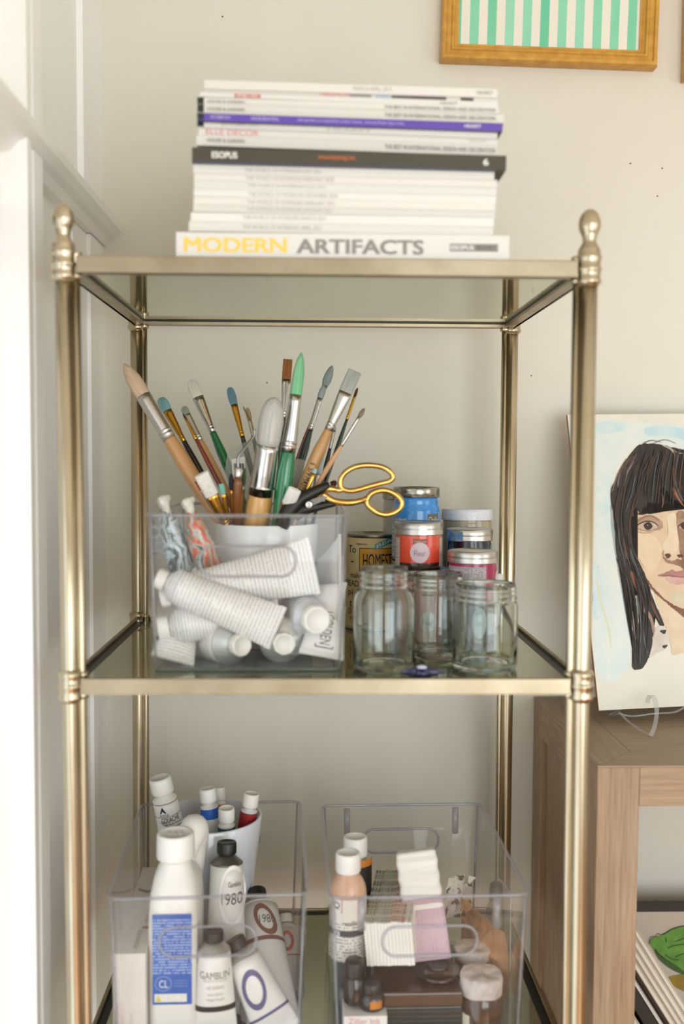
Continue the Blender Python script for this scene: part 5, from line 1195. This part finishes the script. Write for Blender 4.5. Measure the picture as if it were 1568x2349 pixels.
def stroke(pts, w0, w1, col, col2=None, name='brush_stroke', **kw):
    P = catmull([Vector((u, v, 0)) for u, v in pts], 4, False); n = len(P); A = []; B = []
    for i, p in enumerate(P):
        t_ = (P[min(i+1, n-1)]-P[max(i-1, 0)]).normalized(); nn = Vector((-t_.y, t_.x, 0)); f = i/(n-1)
        hw_ = (w0+(w1-w0)*f)/2*(1-.75*abs(2*f-1)**6)
        A.append((p.x+nn.x*hw_, p.y+nn.y*hw_)); B.append((p.x-nn.x*hw_, p.y-nn.y*hw_))
    return paint(A+B[::-1], col, col2, name, False, **kw)
# sky washes
paint([(560, 130), (760, 110), (1160, 150), (1200, 300), (900, 250), (760, 340), (660, 520), (650, 760), (690, 1060), (760, 1380), (790, 1640), (760, 1820), (640, 1890), (560, 1800), (530, 1500), (545, 1000), (555, 500)], '#d2dedb', '#dfe2da', ns=30.)
paint([(310, 120), (390, 130), (440, 200), (470, 430), (440, 640), (400, 470), (350, 330), (325, 200)], '#c9dcdd', '#d9e2de', ns=40.)
paint([(880, 160), (1000, 140), (1160, 165), (1200, 250), (1060, 210), (920, 210)], '#b9d5dc', '#cbdedd', ns=40.)
paint([(560, 120), (640, 110), (760, 120), (740, 170), (640, 190), (570, 180)], '#bfd8dc', '#d6e1dd', ns=50.)
paint([(530, 1080), (570, 1100), (600, 1300), (590, 1440), (545, 1450), (530, 1300)], '#c3d9dc', '#d8e2de', ns=50.)
paint([(560, 560), (640, 600), (650, 700), (600, 800), (560, 760)], '#cadbd9', '#dbe2db', ns=50.)
stroke([(560, 1180), (580, 1320), (620, 1450), (650, 1560), (655, 1650)], 12, 10, '#dcd7b0')
# neck, face
paint([(930, 1230), (1010, 1300), (1200, 1440), (1300, 1500), (1300, 1700), (1150, 1690), (1075, 1700), (1060, 1620), (1035, 1530), (1000, 1430)], '#d9c0a0', '#e1ccaf', ns=45.)
paint([(790, 640), (900, 560), (1100, 540), (1320, 560), (1400, 800), (1390, 1050), (1340, 1250), (1240, 1370), (1140, 1385), (1050, 1350), (960, 1280), (890, 1170), (830, 1040), (790, 930), (775, 800)], '#d6b999', '#dcc3a6', name='painted_face', ns=40.)
paint([(800, 880), (870, 870), (960, 900), (1000, 980), (980, 1080), (930, 1150), (880, 1100), (830, 1010)], '#e2cbae', '#dcc2a2', ns=50.)
paint([(960, 620), (1040, 600), (1090, 680), (1060, 740), (980, 720)], '#dcc6a9', '#cfb091', ns=60.)
paint([(1040, 760), (1090, 740), (1105, 860), (1110, 960), (1080, 1010), (1030, 1010), (1010, 960), (1045, 880)], '#dcc5a8', '#e4d2b6', ns=60.)
paint([(1100, 740), (1160, 735), (1175, 900), (1180, 1060), (1150, 1080), (1125, 1010), (1120, 900)], '#a5836a', '#8d6952', ns=60.)
paint([(1060, 1290), (1150, 1270), (1250, 1280), (1240, 1350), (1150, 1362), (1075, 1345)], '#d6caae', '#ccb896', ns=60.)
paint([(1010, 1030), (1060, 1060), (1120, 1050), (1180, 1090), (1170, 1110), (1100, 1090), (1030, 1070)], '#a07a61', '#8f6850', ns=60.)
paint([(1120, 1060), (1200, 1040), (1230, 1080), (1180, 1130), (1140, 1110)], '#75533f', '#8b654e', ns=60.)
paint([(1022, 1018), (1050, 1012), (1064, 1028), (1040, 1042)], '#5b3a2b'); paint([(1105, 1022), (1135, 1015), (1150, 1030), (1120, 1040)], '#5b3a2b')
stroke([(1015, 985), (1008, 1015), (1025, 1040), (1050, 1045)], 6, 6, '#a98a70')
# eyes
paint([(800, 800), (850, 765), (920, 745), (980, 770), (1010, 815), (985, 850), (900, 860), (830, 845)], '#b2937a', '#a07d64', ns=70.)
paint([(826, 826), (880, 796), (930, 798), (976, 826), (930, 846), (870, 848)], '#c9b8a4', '#b9a48f', ns=80.)
paint([(880, 812), (905, 798), (932, 808), (936, 832), (910, 848), (884, 838)], '#2b1d17', '#40291d', ns=90.)
paint([(903, 817), (908, 815), (909, 820), (904, 821)], '#cfc4b6', smooth=False)
stroke([(822, 832), (850, 808), (900, 790), (950, 800), (980, 828)], 9, 8, '#4a3327'); stroke([(830, 800), (870, 768), (930, 755), (985, 790)], 8, 7, '#8a6a54')
paint([(1100, 800), (1150, 770), (1240, 770), (1300, 810), (1240, 850), (1150, 850)], '#b2937a', '#a07d64', ns=70.)
paint([(1120, 826), (1160, 796), (1240, 800), (1270, 826), (1200, 846), (1150, 846)], '#c2b09c')
paint([(1130, 815), (1152, 798), (1180, 806), (1184, 832), (1160, 846), (1136, 838)], '#2b1d17', '#40291d', ns=90.)
stroke([(1110, 832), (1140, 804), (1190, 790), (1260, 805)], 9, 8, '#4a3327')
stroke([(815, 730), (860, 745), (905, 735)], 12, 8, '#6d4e3b'); stroke([(940, 700), (975, 690), (1010, 705), (1040, 720)], 22, 10, '#a07f66')
stroke([(830, 860), (880, 872), (950, 862)], 7, 5, '#b49378')
# mouth
paint([(975, 1162), (1040, 1135), (1075, 1122), (1105, 1136), (1145, 1124), (1200, 1140), (1240, 1165), (1160, 1172), (1090, 1170)], '#b4817a', '#a8746d', name='painted_lips', ns=70.)
paint([(1030, 1172), (1100, 1172), (1200, 1172), (1190, 1200), (1120, 1222), (1060, 1208)], '#cb9d95', '#d6aea5', name='painted_lips', ns=70.)
stroke([(972, 1163), (1040, 1160), (1100, 1168), (1160, 1172), (1230, 1166)], 7, 6, '#8a5550')
# jaw shadow
paint([(880, 1150), (930, 1225), (1000, 1300), (1070, 1355), (1150, 1385), (1300, 1380), (1300, 1470), (1180, 1465), (1115, 1415), (1045, 1358), (955, 1278), (898, 1200)], '#84573f', '#6c432f', ns=50.)
# hair
hair = ('#211c18', '#342a22')
paint([(655, 600), (690, 500), (725, 425), (790, 330), (850, 270), (930, 262), (1030, 275), (1120, 300), (1250, 330), (1340, 450), (1380, 620), (1330, 700), (1240, 680), (1190, 640), (1160, 705), (1120, 690), (1085, 705), (1050, 610), (1005, 555), (965, 640), (945, 730), (895, 732), (905, 640), (852, 745), (835, 700), (805, 720), (782, 830), (790, 930), (825, 1040), (880, 1140), (915, 1230), (945, 1330), (985, 1420), (1015, 1500), (1000, 1520), (955, 1440), (930, 1480), (940, 1560), (930, 1650), (885, 1770), (845, 1800), (805, 1795), (800, 1700), (800, 1560), (782, 1440), (762, 1300), (742, 1180), (700, 1050), (685, 900), (668, 720)], *hair, name='painted_hair', ns=26., sc3=(6, 1, 1))
paint([(820, 1300), (870, 1330), (900, 1420), (870, 1520), (820, 1600), (800, 1520), (800, 1400)], '#c9bfb4', '#a89a8d', ns=60., lo=.4, hi=.6)
paint([(845, 1420), (880, 1400), (935, 1640), (890, 1760), (850, 1790), (842, 1640)], *hair, name='painted_hair', ns=40.)
paint([(960, 1520), (1020, 1510), (1050, 1590), (1030, 1660), (960, 1690), (915, 1720), (940, 1620)], '#cabdb1', '#d8cec2', ns=70.)
for q in (((990, 1540), (1030, 1530), (1020, 1560)), ((1005, 1640), (1040, 1635), (1020, 1660))): paint([q[0], q[1], q[2]], '#3b322b')
for pts, w0, w1, c in (
    ([(700, 560), (740, 420), (830, 330)], 26, 10, '#5f6569'), ([(735, 560), (770, 450), (810, 380)], 22, 8, '#7b8287'), ([(1090, 500), (1110, 580), (1150, 660)], 14, 6, '#585d60'),
    ([(940, 360), (925, 480), (905, 600), (890, 700)], 26, 8, '#4a3226'), ([(1075, 560), (1105, 620), (1150, 690)], 26, 8, '#8f5a41'), ([(1060, 420), (1100, 500), (1160, 600)], 20, 8, '#4b3022'),
    ([(730, 840), (742, 950), (760, 1050)], 14, 6, '#7e7a74'), ([(700, 900), (715, 1010), (750, 1120)], 8, 5, '#8a8680'), ([(780, 860), (770, 960), (800, 1060), (840, 1150)], 22, 14, '#5d3a2a'),
    ([(790, 1130), (830, 1230), (860, 1330), (855, 1400)], 34, 24, '#7a4a36'), ([(840, 1180), (900, 1290), (950, 1400), (985, 1470)], 20, 10, '#6b412f'), ([(900, 1400), (935, 1480), (945, 1560)], 26, 14, '#a07f70'),
    ([(870, 1480), (880, 1600), (905, 1700)], 6, 4, '#66727a'), ([(660, 600), (700, 470), (760, 360)], 8, 5, '#8a6a58'), ([(1000, 270), (1060, 300), (1100, 350)], 10, 6, '#b9aea2'), ([(1050, 285), (1100, 320), (1150, 330)], 8, 5, '#a39a90'),
    ([(1010, 360), (985, 470), (965, 560)], 12, 5, '#3f3d3a'), ([(850, 480), (835, 580), (830, 680)], 12, 6, '#4d4a47'), ([(820, 620), (800, 700), (805, 760)], 14, 8, '#6b4a38'), ([(1000, 600), (1010, 660), (1000, 700)], 10, 5, '#8a5f49'),
    ([(870, 262), (930, 240), (1000, 255)], 7, 3, '#4d4640'), ([(940, 262), (1020, 235), (1100, 262)], 6, 3, '#5d554e'), ([(690, 500), (760, 380), (840, 290)], 6, 3, '#5a4d45'),
    ([(665, 560), (655, 640), (665, 720)], 5, 3, '#3a332e'), ([(690, 1040), (725, 1130), (755, 1180)], 7, 4, '#2c2420')):
    stroke(pts, w0, w1, c)

# loose hair strands over the flat hair
random.seed(21)
def along(path, f):
    f = min(max(f, 0), .9999)*(len(path)-1); i = int(f); q = f-i
    return (path[i][0]+(path[i+1][0]-path[i][0])*q, path[i][1]+(path[i+1][1]-path[i][1])*q)
outer = [(850, 275), (725, 430), (672, 700), (690, 900), (706, 1050), (765, 1300), (800, 1560), (815, 1780)]
inner = [(960, 300), (870, 520), (795, 760), (800, 950), (880, 1130), (945, 1320), (935, 1500), (900, 1740)]
tones = ['#120f0d', '#2b231d', '#3d3128', '#4a3428', '#1a1613', '#50575c', '#3a2a20', '#5d4435']
for i in range(64):
    s_ = random.uniform(.04, .96); f0 = random.uniform(0, .75); f1 = min(1, f0+random.uniform(.12, .35)); pts = []
    for q in range(5):
        f = f0+(f1-f0)*q/4; a_ = along(outer, f); b_ = along(inner, f); sx_ = s_+.03*math.sin(q*1.7+i)
        pts.append((a_[0]+(b_[0]-a_[0])*sx_, a_[1]+(b_[1]-a_[1])*sx_))
    stroke(pts, random.uniform(4, 11), random.uniform(3, 7), random.choice(tones), name='hair_strand')
for i in range(40):
    x0 = random.uniform(880, 1240); x1 = x0-40+(x0-1060)*.22+random.uniform(-25, 25); y1 = random.uniform(560, 705)
    stroke([(x0, random.uniform(285, 350)), ((x0+x1)/2-6, 460), (x1, y1)], random.uniform(5, 12), 4, random.choice(tones), name='hair_strand')

# clear easel
esm = clear_mat('#eceeed', 1., .03, 1.7, haze=.10)
eo = on(1492, 1690, KZ)
es = thing('display_easel', 'small clear acrylic display easel carrying the portrait panel', 'easel', eo)
def er(px, py, y): return at(px, py, y)-eo
foot = eo.y
def strip(path, w_, name, m_, d=.0025):
    P = catmull(path, 4, False); rs = []
    for i, p in enumerate(P):
        t_ = (P[min(i+1, len(P)-1)]-P[max(i-1, 0)]).normalized(); s_ = Vector((1, 0, 0)); s_ = (s_-t_*s_.dot(t_)).normalized(); n_ = t_.cross(s_)
        rs.append([tuple(p+s_*a*w_/2+n_*b*d/2) for a, b in ((-1, -1), (1, -1), (1, 1), (-1, 1))])
    return MB().rings(rs, smooth=False).build(name, m_, es)
strip([er(1491, 1689, foot), er(1500, 1668, foot+.006), er(1505, 1640, foot+.016), er(1504, 1615, foot+.022), er(1497, 1598, foot+.028), er(1488, 1598, foot+.034), er(1484, 1612, foot+.036)], .0052, 'hook_arm', esm)
bar_y = BL.y+.004
for pth, nm in (([(1420, 1637, bar_y), (1450, 1643, bar_y), (1500, 1637, bar_y+.002), (1545, 1634, bar_y+.004), (1568, 1623, bar_y+.006)], 'ledge'), ([(1420, 1634, bar_y), (1440, 1655, .275), (1470, 1676, .258), (1490, 1688, .247)], 'foot_brace')):
    MB().tube(catmull([er(*q) for q in pth], 4, False), .0014, 8).build(nm, esm, es)
MB().tube(catmull([er(1420, 1637, bar_y), Vector((er(1420, 1637, bar_y).x, .345-eo.y, .0015)), Vector((er(1500, 1637, bar_y).x, .40-eo.y, .0015))], 4, False), .0014, 8).build('rear_strut', esm, es)

# ------------------------------------------------------------------ things on the cabinet shelf
# a print in a dark frame leaning at the back
fo = at(1465, 2085, .40)
pr_ = thing('art_print', 'print of a green leafy head with dark frame edge leaning inside the cabinet', 'picture', (fo.x-.03, .395, KB))
prh = at(1500, 2085, .40).z-KB
MB().box((0, 0, 0), (.45, .004, prh)).build('paper_sheet', mat('#c9bcae', .7, 0, '#bfb09f', (1, 1, 1), 15.), pr_)
MB().box((-.004, -.004, prh), (.454, .012, prh+.0085)).build('frame_bar', mat('#2e241c', .5), pr_)
MB().box((-.004, -.002, 0), (.0, .012, prh)).build('frame_bar', mat('#2e241c', .5), pr_)
def pat(pts, m_, dy, name):
    P = [at(px, py, .395-dy)-Vector(pr_.location) for px, py in pts]; P = catmull(P, 4)
    bm = bmesh.new(); f_ = bm.faces.new([bm.verts.new(p) for p in P]); bmesh.ops.triangulate(bm, faces=[f_], ngon_method='EAR_CLIP')
    me = bpy.data.meshes.new(name); bm.to_mesh(me); bm.free(); me.materials.append(m_)
    o_ = bpy.data.objects.new(name, me); COL.objects.link(o_); o_.parent = pr_
pat([(1530, 2245), (1560, 2235), (1640, 2230), (1640, 2300), (1580, 2280), (1545, 2262)], mat('#a98a2f', .6, 0, '#8d7426', (1, 1, 1), 60.), .0008, 'ochre_wash')
pat([(1490, 2160), (1500, 2150), (1515, 2146), (1540, 2132), (1575, 2124), (1640, 2130), (1660, 2200), (1620, 2250), (1568, 2232), (1530, 2210), (1505, 2185), (1494, 2172)], mat('#6a9a3a', .6, 0, '#558430', (1, 1, 1), 70.), .0014, 'green_leaf')
pat([(1500, 2178), (1515, 2192), (1540, 2212), (1568, 2228), (1568, 2236), (1540, 2224), (1512, 2202)], mat('#3f5a2a', .6), .0018, 'dark_hatching')
for pts in ([(1488, 2166), (1492, 2150), (1504, 2148), (1508, 2142), (1520, 2144), (1545, 2130), (1575, 2123)], [(1502, 2176), (1512, 2190), (1534, 2206), (1560, 2222)], [(1530, 2175), (1550, 2168), (1575, 2166)], [(1548, 2160), (1570, 2152)], [(1526, 2150), (1528, 2162)], [(1526, 2190), (1540, 2200), (1556, 2202)], [(1548, 2196), (1560, 2190), (1575, 2186)]):
    MB().tube(catmull([at(px, py, .395-.0022)-Vector(pr_.location) for px, py in pts], 4, False), .0004, 5).build('pen_line', mat('#2a3320', .6), pr_)
# slim portfolios leaning against the front post
random.seed(5)
lp0 = at(1515, 2240, .20)
cols = ['#b3a997', '#bfb5a4', '#ada28f', '#b9ad98', '#2a2118', '#b3a68f']
dirv = (at(1560, 2306, .20)-at(1470, 2162, .20)).normalized()
nrm = Vector((0, 1, 0)).cross(dirv).normalized()
if nrm.z < 0: nrm = -nrm
for i, (nm_, lab) in enumerate((('portfolio', 'topmost of the cream portfolios leaning inside the cabinet'), ('portfolio', 'second of the cream portfolios leaning inside the cabinet'), ('portfolio', 'third of the cream portfolios leaning inside the cabinet'),
                                ('portfolio', 'fourth of the cream portfolios leaning inside the cabinet'), ('portfolio', 'dark brown board added to fill the dark gap below the cream portfolios'), ('portfolio', 'lowest cream portfolio in the cabinet, below the dark brown board'))):
    off = -i*.0073 if i < 4 else (-.034 if i == 4 else -.060)
    A = lp0+nrm*off-dirv*(.085 if i < 4 else .015)
    L_ = (A.z-KB-.012)/-dirv.z
    y_ = Vector((0, 1, 0))
    M_ = Matrix.Translation(A) @ Matrix((dirv, y_, dirv.cross(y_))).transposed().to_4x4()
    t = thing(nm_, lab, 'portfolio', M=M_, group='portfolios leaning in the cabinet')
    y0_ = random.uniform(-.006, .004)
    if i == 4: MB().box((0, .002, -.014), (L_, .17, .0)).build('gap_fill', mat('#2a2118', .6), t)  # dark block added to fill the dark gap under the cream portfolios
    for z_, nm2 in ((0, 'cover'), (.0056, 'cover')): MB().box((0, y0_, z_), (L_, .17, z_+.0014)).build(nm2, mat(cols[i], .6), t)
    MB().box((.002, y0_+.003, .0014), (L_-.003, .168, .0056)).build('sheets', paper, t)
ap_ = at(1568, 2345, .17)
